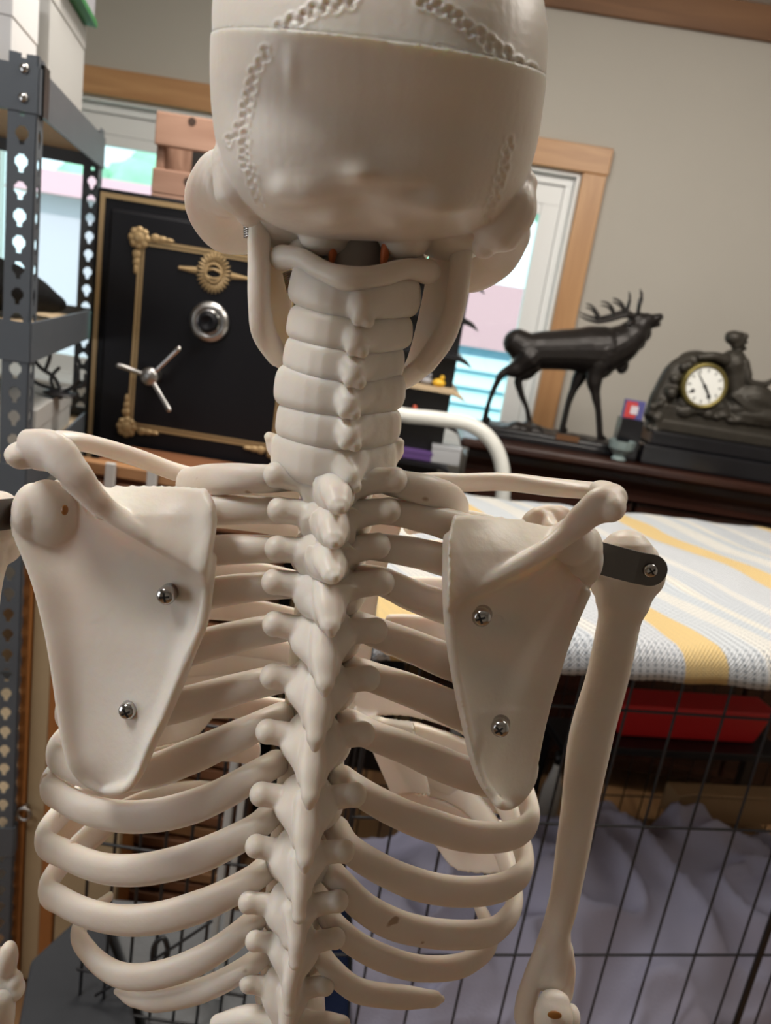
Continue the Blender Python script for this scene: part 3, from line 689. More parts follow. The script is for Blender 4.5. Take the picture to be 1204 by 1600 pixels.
# mat / grey board bottom-left, mesh dog bed
DGREY = mat('charcoal_fabric', (.045, .047, .052), .9, spec=.2, noise_amt=.2, noise_scale=10, bump=.3, bump_scale=200)
GMESH = mat('grey_mesh_fabric', (.17, .175, .18), .9, spec=.2, noise_amt=.15, noise_scale=60, bump=.5, bump_scale=300)
b = MB(); p = [W(60, 1470, 1.0), W(150, 1412, 1.16), W(330, 1440, 1.16), W(330, 1640, 1.0), W(-10, 1640, .85)]
def slab(points, down, name, m, label, cat):
    b = MB(); n = len(points); d = Vector(down)
    b.add(list(points)+[q+d for q in points], [tuple(range(n)), tuple(range(n, 2*n))[::-1]]+[(i, (i+1) % n, n+(i+1) % n, n+i) for i in range(n)])
    return tag(b.build(name, m, bevel=.006), label, cat)
slab([WZ(48, 1500, .37), WZ(148, 1408, .37), WZ(205, 1560, .37), WZ(232, 1700, .37), WZ(10, 1700, .37)], (0, 0, -.369), 'charcoal_ottoman', DGREY, 'charcoal fabric ottoman at the bottom left, beside the mesh bed', 'ottoman')
slab([WZ(163, 1402, .34), WZ(420, 1425, .34), WZ(470, 1700, .34), WZ(262, 1700, .34)], (0, 0, -.339), 'mesh_pet_bed', GMESH, 'grey mesh-covered pet bed behind the lower left ribs', 'pet bed')
# small folding wire pen in front of the mesh bed
def wire_pen():
    e = empty('wire_pen_panel', WZ(260, 1500, .0), 'black wire pen panel standing behind the left ribs', 'wire panel')
    b = MB(); Y = .93
    for px in (146, 188, 230, 272, 314, 356, 396, 436):
        a = W(px+8, 1095, Y); c = (a.x, Y, .0)
        c = (a.x, Y, .345); b.tube([a, (a.x, Y, (a.z+.345)/2), c], .0024, up=(0, 1, 0), n=8, step=1)
    xa = W(148, 1100, Y).x; xb = W(444, 1100, Y).x
    for z in (W(250, 1120, Y).z, W(250, 1330, Y).z, .42, .349): b.tube([(xa, Y-.003, z), ((xa+xb)/2, Y-.003, z), (xb, Y-.003, z)], .0024, n=8, step=1)
    b.build('wire_grid', BLACKMET, e, smooth=True)
    d = MB()
    zz = W(230, 1560, Y).z
    d.tube([W(150, 1555, Y-.012), W(240, 1500, Y-.012), W(330, 1440, Y-.012)], .0024, n=8, step=2); d.tube([W(190, 1380, Y-.012), W(180, 1350, Y-.012), W(160, 1345, Y-.012)], .0024, n=8, step=3)
    d.tube([W(245, 1520, Y-.01), W(262, 1490, Y-.01), W(255, 1465, Y-.01), W(240, 1480, Y-.01), W(238, 1510, Y-.01)], .004, n=8, step=3)
    d.build('door_latch', BLACKMET, e, smooth=True)
wire_pen()
# pale folded stand: two white legs
e = empty('folding_stand', (W(380, 1200, 1.02).x, 1.1, 0), 'pale two-legged folded stand beside the wire crate, behind the spine', 'stand')
for px, dx_ in ((382, 0), (402, .0)):
    a = W(px, 1065, 1.0); MB().box((a.x-.005, .985, 0), (a.x+.006, 1.0, a.z)).build('leg', mat('pale_enamel', (.62, .63, .62), .4), e, bevel=.002)
a = W(382, 1065, 1.0); c = W(402, 1065, 1.0); MB().box((a.x, .988, a.z-.03), (c.x, .997, a.z-.018)).build('crossbar', MATS['pale_enamel'], e)

# ------------------------------------------------------------------ SIDEBOARD
MAHOG = wood_mat('dark_mahogany', (.016, .006, .004), (.040, .014, .009), 3, 0, .25)
def sideboard():
    Y = 2.25; a = W(735, 688, Y); zt_ = 1.45-(1.45-1.165)/1.9*2.25; x0 = a.x; x1 = 1.75
    e = empty('mahogany_sideboard', ((x0+x1)/2, Y+.22, 0), 'dark mahogany sideboard carrying the stag and the clock', 'sideboard')
    MB().box((x0-.03, Y-.03, zt_-.028), (x1+.03, Y+.45, zt_)).build('top_board', MAHOG, e, bevel=.008)
    b = MB(); prof = [(.0, 0), (.012, -.01), (.012, -.03), (.028, -.055), (.028, -.07), (.01, -.085)]
    v = []
    for x in (x0, x1): v += [(x, Y+d, zt_-.028+h) for d, h in prof]+[(x, Y+.08, zt_-.113), (x, Y+.08, zt_-.028)]
    n = len(prof)+2; b.add(v, [tuple(range(n)), tuple(range(n, 2*n))[::-1]]+[(i, n+i, n+(i+1) % n, (i+1) % n) for i in range(n)]); b.build('cornice', MAHOG, e)
    MB().box((x0+.02, Y+.05, .08), (x1-.02, Y+.43, zt_-.11)).build('carcass', MAHOG, e, bevel=.004)
    n = 3; w = (x1-x0-.10)/n
    for i in range(n):
        xa = x0+.04+i*(w+.01); d = MB().box((xa, Y+.025, zt_-.27), (xa+w, Y+.05, zt_-.12)).build('drawer', MAHOG, e, bevel=.008)
        c = xa+w/2
        MB().tube([(c-.15, Y+.018, zt_-.165), (c-.08, Y+.012, zt_-.19), (c, Y+.01, zt_-.195), (c+.08, Y+.012, zt_-.19), (c+.15, Y+.018, zt_-.160)], [(.004, .006), (.006, .010), (.007, .011), (.006, .010), (.004, .006)], n=10).build('carved_swag', MAHOG, d, smooth=True)
        dd = MB().box((xa, Y+.03, .12), (xa+w, Y+.05, zt_-.29)).build('door', MAHOG, e, bevel=.006)
        MB().box((xa+.05, Y+.024, .18), (xa+w-.05, Y+.032, zt_-.35)).build('door_panel', MAHOG, dd, bevel=.006)
        MB().ell((xa+w-.03, Y+.018, .6), .011).build('knob', GOLD, dd, smooth=True)
    for x in (x0+.05, x1-.05):
        for y in (Y+.08, Y+.4): MB().lathe([(.03, .0), (.022, .03), (.035, .06), (.035, .08)], (x, y, 0), None, 20).build('foot', MAHOG, e, smooth=True)
    return zt_
ZSB = sideboard()

# ------------------------------------------------------------------ STAG
BRONZE = mat('dark_bronze', (.014, .011, .010), .38, .35, noise_amt=.4, noise_scale=60, bump=.5, bump_scale=130)
BRONZE2 = mat('aged_bronze', (.038, .033, .026), .48, .4, noise_amt=.4, noise_scale=50, bump=.6, bump_scale=110)
BLACKMARBLE = mat('black_marble', (.010, .010, .012), .18, noise_amt=.5, noise_scale=12)
def stag():
    Y = 2.40; q = lambda x, y, d=0: W(700+x/2.389, 400+y/2.389, Y+d)
    e = empty('stag_statue', (q(400, 700).x, Y, ZSB), 'dark bronze bellowing stag statue on a black plinth', 'statue')
    k = Y/FPX/2.389; r = lambda p: p*k
    zp = ZSB; xa = q(105, 680).x; xb = q(690, 700).x; ph = q(400, 655).z-ZSB
    pl = MB().box((xa, Y-.085, zp), (xb, Y+.085, zp+.018)).box((xa+.01, Y-.075, zp+.018), (xb-.01, Y+.075, zp+max(.03, ph*.72))).build('plinth', BLACKMARBLE, e, bevel=.004)
    ztp = zp+max(.03, ph*.72)
    c = q(420, 700); MB().box((c.x-.035, Y-.077, zp+.024), (c.x+.035, Y-.0752, zp+.042)).build('name_plate', mat('bronze_plate', (.20, .10, .05), .4, .6), pl)
    b = MB()
    for i in range(22):
        x = xa+.03+(xb-xa-.06)*i/21; b.ell((x, Y+random.uniform(-.04, .04), ztp+.002), (.03, .035, random.uniform(.006, .013)+(.014 if 3 < i < 8 else 0)), nu=12, nv=8)
    b.box((xa+.015, Y-.065, ztp), (xb-.015, Y+.065, ztp+.004))
    b.blob('rocky_ground', BRONZE, e, .0035, 2)
    zf = ztp+.010
    b = MB(); U = (0, 1, 0)
    # trunk
    b.tube([q(258, 325), q(300, 350), q(370, 352), q(450, 350), q(530, 350), q(590, 345), q(640, 330)], [r(52), r(64), r(70), r(74), r(84), r(80), r(62)], up=U, n=20)
    b.ell(q(292, 352, .0), (r(46), r(48), r(62))); b.ell(q(570, 375), (r(66), r(50), r(84)))
    # neck with mane
    b.tube([q(570, 360), q(640, 330), q(690, 290), q(720, 255)], [r(84), r(70), r(54), r(36)], up=U, n=18)
    for i, (x, y) in enumerate(((600, 410), (640, 395), (665, 370), (690, 345), (715, 320), (650, 410), (735, 290))): b.ell(q(x, y), (r(22), r(20), r(30)))
    # head
    b.tube([q(705, 245), q(740, 242), q(770, 235), q(788, 228)], [r(34), r(28), r(18), r(14)], up=U, n=14); b.tube([q(730, 262), q(765, 258), q(785, 256)], [r(16), r(11), r(8)], up=U)
    b.tube([q(700, 240, -.012), q(680, 250, -.03), q(670, 256, -.04)], [r(10), r(11), r(4)], up=U)
    b.tube([q(700, 240, .012), q(684, 244, .03), q(676, 250, .04)], [r(10), r(11), r(4)], up=U)
    # tail
    b.tube([q(250, 310), q(238, 320), q(246, 345)], [r(12), r(11), r(6)], up=U)
    def leg(pts, rs, d):
        P = [q(x, y, d) for x, y in pts]; P[-1].z = zf; b.tube(P, [r(a) for a in rs], up=U, n=12)
        b.ell(P[-1]+Vector((r(7), 0, .004)), (r(16), r(10), r(10)))
    leg([(300, 380), (255, 420), (205, 437), (178, 480), (152, 545), (138, 600)], [52, 32, 15, 11, 9, 11], -.022)
    leg([(320, 390), (295, 430), (262, 462), (272, 515), (292, 565), (312, 602)], [50, 30, 16, 12, 9, 11], .022)
    leg([(520, 400), (490, 450), (462, 510), (445, 560), (432, 612)], [40, 26, 14, 12, 12], .024)
    leg([(560, 400), (545, 460), (550, 520), (560, 580), (575, 645)], [46, 30, 17, 12, 12], -.026)
    b.blob('body', BRONZE, e, .0028, 2)
    for d, oy in ((-.012, 0), (.03, -14)):
        a = MB(); s = 1 if d < 0 else .9
        P = lambda x, y, dd=0: q(x, y+oy*(1), d*2+dd)
        a.tube([q(700, 232, d), P(660, 222), P(610, 236), P(560, 246), P(525, 238)], [r(9), r(9), r(8), r(7), r(3)], up=U, n=8)
        a.tube([q(706, 232, d), P(712, 190), P(722, 160), P(716, 138)], [r(8), r(6), r(5), r(2)], up=U, n=8)
        a.tube([P(664, 220), P(672, 190), P(678, 165), P(674, 148)], [r(7), r(5), r(4), r(2)], up=U, n=8)
        a.tube([P(660, 222), P(650, 195), P(632, 178), P(614, 172)], [r(6), r(5), r(4), r(2)], up=U, n=8)
        a.tube([P(620, 232), P(612, 208), P(595, 190), P(570, 184)], [r(6), r(5), r(4), r(2)], up=U, n=8)
        a.tube([P(565, 246), P(552, 220), P(535, 200), P(515, 192)], [r(6), r(5), r(4), r(2)], up=U, n=8)
        a.tube([P(540, 244), P(515, 236), P(490, 224)], [r(5), r(4), r(2)], up=U, n=8)
        a.build('antler', BRONZE, e, smooth=True)
stag()

# ------------------------------------------------------------------ FIGURAL CLOCK
def clock():
    Y = 2.36; q = lambda x, y, d=0: W(700+x/2.389, 400+y/2.389, Y+d); k = Y/FPX/2.389; r = lambda p: p*k
    e = empty('figural_clock', (q(1000, 740).x, Y, ZSB), 'bronze mantel clock with a reclining woman beside the dial', 'clock')
    xa = q(735, 700).x; xb = xa+.62; z0 = ZSB
    h2 = q(800, 610).z-z0
    MB().box((xa-.03, Y-.09, z0), (xb, Y+.1, z0+h2*.45)).box((xa-.01, Y-.075, z0+h2*.45), (xb-.02, Y+.085, z0+h2*.78)).build('marble_base', BLACKMARBLE, e, bevel=.006)
    b = MB(); U = (0, 1, 0)
    b.box((xa, Y-.05, z0+h2*.78), (xb-.04, Y+.06, z0+h2))
    # rock and drapery hill around the dial
    rnd = random.Random(3)
    b.tube([q(760, 590), q(800, 520), q(850, 440), q(900, 400)], [r(30), r(42), r(46), r(40)], up=U, n=14)
    for i in range(46):
        t = rnd.random(); x = 750+150*t+rnd.uniform(-12, 12); y = 590-190*t+rnd.uniform(-16, 60*(1-t)+20)
        b.ell(q(x, y, rnd.uniform(-.045, 0)), r(rnd.uniform(12, 22)), nu=10, nv=7)
    b.ell(q(955, 475, .025), (r(110), r(60), r(115))); b.ell(q(930, 400, .02), (r(75), r(50), r(45)))
    b.ell(q(960, 560), (r(150), r(60), r(45)))
    b.box((xa+.01, Y-.045, z0+h2*.9), (xb-.05, Y+.055, q(960, 570).z))
    for i in range(16): b.ell(q(880+30*i, 575+5.2*i+rnd.uniform(-8, 8), -.045), (r(rnd.uniform(20, 34)), r(16), r(rnd.uniform(12, 24))), nu=10, nv=7)
    # reclining woman: torso, shoulder, neck, arms, legs under drapery
    b.tube([q(1080, 560), q(1075, 500), q(1070, 440), q(1062, 400)], [r(70), r(46), r(44), r(50)], up=U, n=18)
    b.ell(q(1060, 390), (r(52), r(34), r(30))); b.tube([q(1070, 385), q(1078, 360), q(1082, 345)], [r(20), r(16), r(16)], up=U)
    b.tube([q(1035, 390, -.02), q(990, 375, -.03), q(940, 378, -.03)], [r(22), r(17), r(13)], up=U)
    b.tube([q(1100, 400, -.02), q(1115, 440, -.03), q(1125, 470, -.035), q(1180, 478, -.035), q(1215, 462, -.03)], [r(22), r(17), r(13), r(11), r(9)], up=U)
    b.tube([q(1070, 545), q(1130, 530, -.015), q(1200, 560, -.02), q(1290, 610, -.02), q(1360, 640)], [r(60), r(58), r(48), r(34), r(18)], up=U, n=16)
    b.tube([q(1090, 590, -.03), q(1180, 600, -.04), q(1290, 630, -.03)], [r(34), r(30), r(22)], up=U, n=12)
    for i in range(7): b.tube([q(1060+i*14, 520+i*4, -.05), q(1120+i*22, 570+i*6, -.055), q(1200+i*16, 612+i*2, -.05)], r(7), up=U, n=8)
    for z in (0,): pass
    b.blob('figure_and_case', BRONZE2, e, .0032, 1)
    # head
    h = MB(); hc = q(1082, 318)
    h.ell(hc, (r(28), r(26), r(34))); h.ell(q(1066, 306), (r(32), r(30), r(26))); h.ell(q(1050, 298), (r(16), r(16), r(16)))
    h.ell(q(1112, 322), (r(6), r(6), r(6))); h.ell(q(1100, 345), (r(12), r(14), r(10))); h.ell(q(1105, 300), (r(14), r(20), r(12)))
    h.blob('head', BRONZE2, e, .0018, 1)
    mr = Matrix.Rotation(math.pi/2, 4, 'X'); c = q(955, 485, -.055)
    bz = MB().lathe([(r(82), -.03), (r(82), .0), (r(80), .008), (r(74), .012), (r(66), .006), (r(66), 0)], c, mr, 48).build('bezel', mat('old_brass', (.22, .18, .06), .35, .8), e, smooth=True)
    d = MB().lathe([(r(67), 0), (r(67), .004), (0, .0045)], c, mr, 48).build('dial', mat('white_enamel', (.82, .83, .80), .2), e)
    n = MB()
    for i in range(12):
        a = i*math.pi/6; p = c+Vector((r(55)*math.sin(a), -.0055, r(55)*math.cos(a)))
        n.box((-r(1.6), -.0003, -r(6)), (r(1.6), .0003, r(6)), Matrix.Translation(p) @ Matrix.Rotation(a, 4, 'Y'))
    n.build('hour_marks', BLK, d)
    cc = c+Vector((0, -.007, 0))
    def hand(dx, dz, w, name):
        v = Vector((r(dx), 0, r(dz))); MB().tube([cc-v*.15, cc+v*.5, cc+v], [w, w*.9, w*.4], up=(0, 1, 0), n=8).build(name, BLK, d, smooth=True)
    hand(26, -36, r(4.5), 'hour_hand'); hand(-36, 44, r(2.5), 'minute_hand')
    MB().ell(cc, r(6)).build('hand_boss', BLK, d, smooth=True)
    for dx, dz in ((-38, -22), (22, -34)): MB().ell(c+Vector((r(dx), -.006, r(dz))), (r(7), .001, r(7))).build('winding_hole', BLK, d)
clock()
# glass dish and small packet between the statues
GD = mat('cut_glass', (.30, .38, .38), .12, .3)
c = W(978, 680, 2.24); e = empty('glass_dish', (c.x, 2.245, ZSB), 'pale blue-green glass dish in front of the clock base', 'dish')
MB().lathe([(.018, 0), (.022, .004), (.016, .014), (.036, .036), (.040, .060), (.037, .060), (.032, .038), (.008, .018), (0, .018)], (c.x, 2.262, ZSB), None, 12).build('dish_bowl', GD, e)
c = W(991, 640, 2.30); zc_ = c.z-.028
e = empty('small_packet', (c.x, 2.31, zc_), 'small red and blue packet on a black block left of the clock', 'packet')
MB().box((c.x-.030, 2.30, zc_), (c.x+.028, 2.32, c.z+.026)).build('packet_body', mat('packet_blue', (.08, .08, .25), .5), e)
MB().box((c.x-.028, 2.2985, zc_+.002), (c.x+.006, 2.2998, c.z+.022)).build('packet_front', mat('packet_red', (.50, .05, .05), .5), e)
MB().box((c.x-.012, 2.2970, c.z-.014), (c.x+.010, 2.2984, c.z+.010)).build('packet_patch', mat('packet_white', (.6, .55, .6), .5), e)
MB().box((c.x-.034, 2.285, ZSB), (c.x+.032, 2.335, zc_)).build('packet_stand', BLACKMARBLE, e)

# ------------------------------------------------------------------ BLACK TIERED SHELF, TOYS, WHITE TUBE
def tiered():
    Y = 2.15; xa = W(560, 600, Y).x; xb = W(716, 560, Y).x
    e = empty('tiered_black_stand', ((xa+xb)/2, Y+.1, 0), 'tall black tiered stand with pointed shelf tips, between neck and window', 'stand')
    lv = [W(700, p, Y).z for p in (440, 500, 560, 615, 668, 735)]
    MB().box((xa, Y+.04, 0), (xb, Y+.24, lv[0]+.02)).build('column', BLK, e, bevel=.004)
    for i, z in enumerate(lv+[.9, .7, .5, .3]):
        ov = .035
        v = [(xa-.01, Y, z), (xb, Y-.01, z), (xb+ov, Y+.01, z-.014), (xb+.01, Y+.22, z), (xa-.01, Y+.22, z)]
        v2 = [(a, b_, c+.012) for a, b_, c in v]; v2[2] = (v2[2][0], v2[2][1], v[2][2]+.003)
        b = MB(); n = 5; b.add(v+v2, [tuple(range(n))[::-1], tuple(range(n, 2*n))]+[(i_, (i_+1) % n, n+(i_+1) % n, n+i_) for i_ in range(n)])
        b.tube([(xb-.03, Y+.02, z+.004), (xb+.012, Y+.01, z), (xb+ov+.004, Y+.01, z-.016)], [.010, .007, .0015], n=8)
        b.build('shelf_tier', BLK if i != 3 else PARTB, e)
    return lv, xa, xb
tl_, ta_, tb_ = tiered()
def toy(px, py, y, m, m2, label, r=.014):
    c = W(px, py, y); z = tl_[3]+.012 if py < 640 else tl_[4]+.012
    e = empty('toy_figure', (c.x, y, z), label, 'toy', 'small toys on the black tiered stand')
    MB().ell((c.x, y, z+r*.8), (r*1.3, r, r*.8)).build('toy_body', m, e, smooth=True); MB().ell((c.x+r*.5, y, z+r*1.9), r*.5).build('toy_head', m2, e, smooth=True)
YE = mat('yellow_plastic', (.75, .45, .03), .4); RO = mat('orange_red_plastic', (.6, .10, .05), .4); GR_ = mat('clear_grey_plastic', (.3, .3, .32), .3)
toy(637, 604, 2.17, RO, RO, 'small orange-red toy on the pale tier of the black stand'); toy(664, 605, 2.18, GR_, GR_, 'small grey toy between the orange-red and yellow toys'); toy(684, 606, 2.17, YE, YE, 'small yellow toy on the pale tier of the black stand')
toy(640, 660, 2.17, mat('dark_red_plastic', (.25, .02, .03), .4), RO, 'dark red toy on the tier below the yellow toy')
# white cartons at the foot
def smallbox(px0, py0, px1, py1, y, m, label, dep=.028, name='small_carton'):
    p = W(px0, py0, y); q_ = W(px1, py1, y); z0 = tl_[5]+.0135
    e = empty(name, ((p.x+q_.x)/2, y, z0), label, 'box', 'cartons low on the black tiered stand'); MB().box((p.x, y, z0), (q_.x, y+dep, p.z-.01)).build('carton_body', m, e, bevel=.002); MB().box((p.x-.001, y-.001, p.z-.01), (q_.x+.001, y+dep+.001, p.z)).build('carton_lid', m, e)
smallbox(676, 694, 716, 730, 2.16, mat('grey_white_card', (.45, .46, .48), .6), 'grey-white carton low on the black tiered stand')
smallbox(628, 700, 672, 730, 2.16, mat('purple_card', (.12, .06, .22), .6), 'purple carton low on the black tiered stand')
WT = mat('white_enamel_tube', (.66, .66, .62), .35, noise_amt=.1, noise_scale=30)
YT = 1.95
e = empty('tubular_rail', (W(690, 700, YT).x, YT, 0), 'white bent-tube rail standing behind the crate, seen over the right clavicle', 'rail')
pts = [W(600, 648, YT), W(640, 650, YT), W(690, 655, YT), W(735, 664, YT), W(768, 690, YT), W(785, 735, YT), W(783, 800, YT)]
x_ = pts[-1].x; x0_ = W(575, 655, YT).x; z_ = pts[-1].z
MB().tube([(x0_, YT, 0.012), (x0_, YT, .7), (x0_, YT, pts[0].z-.08)]+pts+[(x_, YT, z_-.1), (x_, YT, .5), (x_, YT, 0.012)], .019, up=(0, 1, 0), n=16).build('tube', WT, e, smooth=True)
for x in (x0_, x_): MB().box((x-.03, YT-.12, 0), (x+.03, YT+.12, .012)).build('foot', WT, e, bevel=.004)

# ================================================================== THE SKELETON
SK = empty('skeleton_model', (0, .42, 1.0), 'cream plastic human skeleton model seen from behind', 'skeleton')

# ---- skull
def skull_levels(levels, nseg=96, n=2.35):
    v = []; rings = []
    for (l, r_, bk, yb, fr) in levels:
        L_ = W(l[0], l[1], .40); R_ = W(r_[0], r_[1], .40); C = (L_+R_)/2; a = (R_-L_)/2; B = W(bk[0], bk[1], yb)-C
        ring = []
        for j in range(nseg):
            t = 2*math.pi*j/nseg; c, s = math.cos(t), math.sin(t)
            cc = math.copysign(abs(c)**(2/n), c); ss = math.copysign(abs(s)**(2/n), s)
            ring.append(C + a*cc + (B*ss if s > 0 else Vector((0, -fr, 0))*ss))
        rings.append(ring)
    return rings
def loft(b, rings, sub=5):
    n = len(rings[0]); k = len(rings); out = []
    for i in range(k-1):
        p0, p1, p2, p3 = rings[max(i-1, 0)], rings[i], rings[i+1], rings[min(i+2, k-1)]
        for j in range(sub):
            t = j/sub
            out.append([0.5*((2*p1[q])+(-p0[q]+p2[q])*t+(2*p0[q]-5*p1[q]+4*p2[q]-p3[q])*t*t+(-p0[q]+3*p1[q]-3*p2[q]+p3[q])*t**3) for q in range(n)])
    out.append(rings[-1]); v = [p for r in out for p in r]; f = []
    for i in range(len(out)-1):
        for j in range(n): f.append((i*n+j, (i+1)*n+j, (i+1)*n+(j+1) % n, i*n+(j+1) % n))
    f.append(tuple(range(n))); f.append(tuple((len(out)-1)*n+j for j in range(n))[::-1])
    b.add(v, f)
def squiggle(path, amp, wl, seed=0):
    """wandering suture line in picture-plane points, returned as dense polyline"""
    P = [Vector((x, y)) for x, y in path]; out = []; rnd = random.Random(seed); phase = 0; am = 1; w = 1
    for i in range(len(P)-1):
        d = P[i+1]-P[i]; L_ = d.length; n = max(2, int(L_/.6)); t = d/L_; nn = Vector((-t.y, t.x))
        for j in range(n):
            phase += (L_/n)/wl*2*math.pi*w
            if rnd.random() < .12: w = rnd.uniform(.6, 1.5)
            am += (rnd.uniform(.45, 1.5)-am)*.08
            out.append(P[i]+d*j/n + nn*amp*am*math.sin(phase) + t*amp*.75*math.sin(phase*2) + nn*amp*.3*math.sin(phase*.37+seed))
    return out
def to_px(co):
    """world points -> picture coordinates (authoring aid for the relief of the suture lines)"""
    R = np.array(vR); U = np.array(vU); F = np.array(vF); d = co-np.array([0, 0, CZ])
    w = d@F; return 602+FPX*(d@R)/w, 800-FPX*(d@U)/w
def relief(lines, bumps):
    segs = []
    for path, depth, wd_ in lines:
        segs.append((np.array([(p[0], p[1]) for p in path]), depth, wd_))
    def f(co, no):
        x, y = to_px(co); dsp = np.zeros(len(co)); back = (co[:, 1] < .40) & (no[:, 1] < .25)
        for P, depth, wd_ in segs:
            lo = P.min(0)-12; hi = P.max(0)+12
            idx = np.where(back & (x > lo[0]) & (x < hi[0]) & (y > lo[1]) & (y < hi[1]))[0]
            if len(idx) == 0: continue
            Q = np.stack([x[idx], y[idx]], 1); best = np.full(len(idx), 1e9)
            for s in range(0, len(idx), 4000):
                q = Q[s:s+4000]; best[s:s+4000] = np.sqrt(((q[:, None, :]-P[None])**2).sum(-1)).min(1)
            dsp[idx] += depth*(-np.exp(-(best/wd_)**2) + .55*np.exp(-((best-wd_*2.0)/wd_)**2))
        for bx, by, rx, ry, h in bumps:
            dsp += np.where(back, h*np.exp(-((x-bx)/rx)**2-((y-by)/ry)**2), 0)
        return dsp
    return f
rndp = random.Random(11)
lamb_l = squiggle([(560, 2), (520, 8), (480, 22), (440, 44), (415, 72), (398, 110), (388, 150)], 8, 21, 1)
lamb_l2 = squiggle([(420, 75), (402, 105), (390, 140), (385, 175), (372, 205), (358, 225)], 6, 19, 2)
lamb_l3 = squiggle([(385, 205), (380, 245), (392, 275), (402, 300), (408, 320)], 5, 16, 5)
lamb_r = squiggle([(655, 2), (690, 12), (725, 38), (760, 65), (795, 92), (835, 115)], 8, 21, 3)
lamb_r2 = squiggle([(797, 215), (790, 240), (778, 290), (765, 320), (757, 345)], 5, 17, 4)
base_levels = [((343, 64), (839, 128), (592, 60), .2965, .125), ((340, 120), (835, 172), (588, 118), .3035, .125), ((341, 175), (829, 225), (584, 180), .3115, .12),
               ((348, 225), (820, 262), (579, 240), .3150, .11), ((362, 272), (806, 302), (573, 294), .3205, .10), ((385, 312), (782, 340), (567, 335), .333, .09),
               ((425, 345), (735, 362), (562, 362), .350, .07), ((480, 368), (668, 375), (560, 376), .368, .04)]
b = MB(); loft(b, skull_levels(base_levels))
# mastoids, temporal flares, occipital condyles, underside and face
def q4(px, py, y): return W(px, py, y)
b.tube([q4(362, 215, .372), q4(368, 255, .368), q4(378, 300, .37), q4(388, 334, .374)], [.006, .011, .0125, .006])
b.tube([q4(812, 290, .375), q4(795, 325, .372), q4(772, 362, .374), q4(757, 384, .376)], [.008, .013, .0125, .006])
b.ell(q4(505, 372, .385), (.012, .014, .008)); b.ell(q4(630, 378, .385), (.012, .014, .008))
b.ell(q4(440, 350, .40), (.02, .02, .012)); b.ell(q4(700, 368, .40), (.02, .02, .012))
# zygomatic flare: cupped plates on each side, arch and cheek
b.tube([q4(352, 262, .40), q4(334, 285, .43), q4(333, 320, .455), q4(352, 352, .47), q4(385, 368, .485)], [(.010, .008), (.014, .006), (.017, .006), (.016, .007), (.012, .008)], up=(0, 1, 0))
b.tube([q4(800, 345, .39), q4(790, 370, .41), q4(772, 402, .43), q4(738, 420, .45), q4(705, 425, .475)], [(.008, .008), (.012, .008), (.012, .0075), (.013, .008), (.01, .01)], up=(0, 1, 0))
b.ell(q4(545, 325, .47), (.055, .035, .045)); b.ell(q4(545, 400, .485), (.030, .025, .030)); b.ell(q4(575, 190, .47), (.060, .055, .05))
bumps = [(562, 268, 22, 16, .0026), (590, 274, 60, 20, .0015), (470, 305, 60, 18, .002), (680, 315, 60, 18, .002), (575, 292, 60, 10, -.0008), (470, 300, 40, 22, .0022), (690, 318, 50, 24, .0025), (560, 318, 30, 14, -.0018), (655, 300, 26, 12, -.0015),
         (520, 340, 26, 14, .002), (620, 345, 26, 14, .002), (455, 110, 9, 34, .0007), (440, 290, 18, 16, .0012), (590, 230, 60, 26, -.001)]
cran = b.blob('skull_base', BONE, SK, .0008, 9, .5, relief([(lamb_l2, .0007, 2.3), (lamb_l3, .0006, 2.2), (lamb_r2, .0006, 2.2)], bumps))
cap_levels = [((345, 66), (838, 130), (592, 62), .2985, .125), ((347, 10), (841, 52), (592, -25), .3030, .127), ((366, -45), (828, -12), (594, -105), .315, .127), ((410, -98), (790, -70), (597, -165), .335, .115), ((480, -135), (725, -118), (600, -190), .362, .08), ((560, -150), (650, -146), (602, -178), .385, .03)]
b = MB(); loft(b, skull_levels(cap_levels))
lc = b.blob('skull_cap', BONE, SK, .0008, 4, .5, relief([(lamb_l, .0008, 2.5), (lamb_r, .0008, 2.5)], []))
# little springs and hooks joining jaw and skull
def spring(a, c, r, n, m, name, parent):
    a = Vector(a); c = Vector(c); d = c-a; z = d.normalized(); x = z.cross(Vector((0, 1, .1))).normalized(); y = z.cross(x); k = n*10
    MB().tube([a+d*i/k+x*r*math.cos(i*.628)+y*r*math.sin(i*.628) for i in range(k+1)], r*.22, n=6, step=1).build(name, m, parent, smooth=True)
spring(q4(387, 328, .385), q4(389, 372, .385), .0022, 12, STEEL, 'jaw_spring', SK)
spring(q4(449, 425, .42), q4(456, 456, .42), .0024, 10, STEEL, 'jaw_spring', SK)
# ---- mandible
b = MB(); U = (0, 1, 0)
b.plate([q4(397, 332, .392), q4(393, 400, .388), q4(393, 470, .386), q4(398, 520, .388), q4(420, 556, .392)],
        [q4(440, 345, .440), q4(450, 400, .445), q4(455, 470, .450), q4(458, 530, .455), q4(462, 580, .455)], 14, .016)
b.tube([q4(404, 334, .388), q4(405, 400, .384), q4(405, 470, .383), q4(412, 520, .386), q4(434, 556, .394)], [.0058, .0056, .0056, .0062, .0058], up=U)
b.tube([q4(430, 550, .392), q4(470, 583, .41), q4(510, 600, .44), q4(560, 608, .462)], [.0055, .0055, .006, .008], up=U)
b.plate([q4(672, 385, .445), q4(664, 440, .452), q4(652, 500, .455), q4(636, 560, .455), q4(618, 592, .45)],
        [q4(728, 378, .396), q4(722, 440, .392), q4(716, 480, .392), q4(700, 528, .394), q4(672, 568, .40)], 14, .016)
b.tube([q4(722, 378, .392), q4(716, 440, .389), q4(709, 482, .389), q4(692, 528, .393), q4(664, 568, .40)], [.0056, .0056, .0056, .006, .0058], up=U)
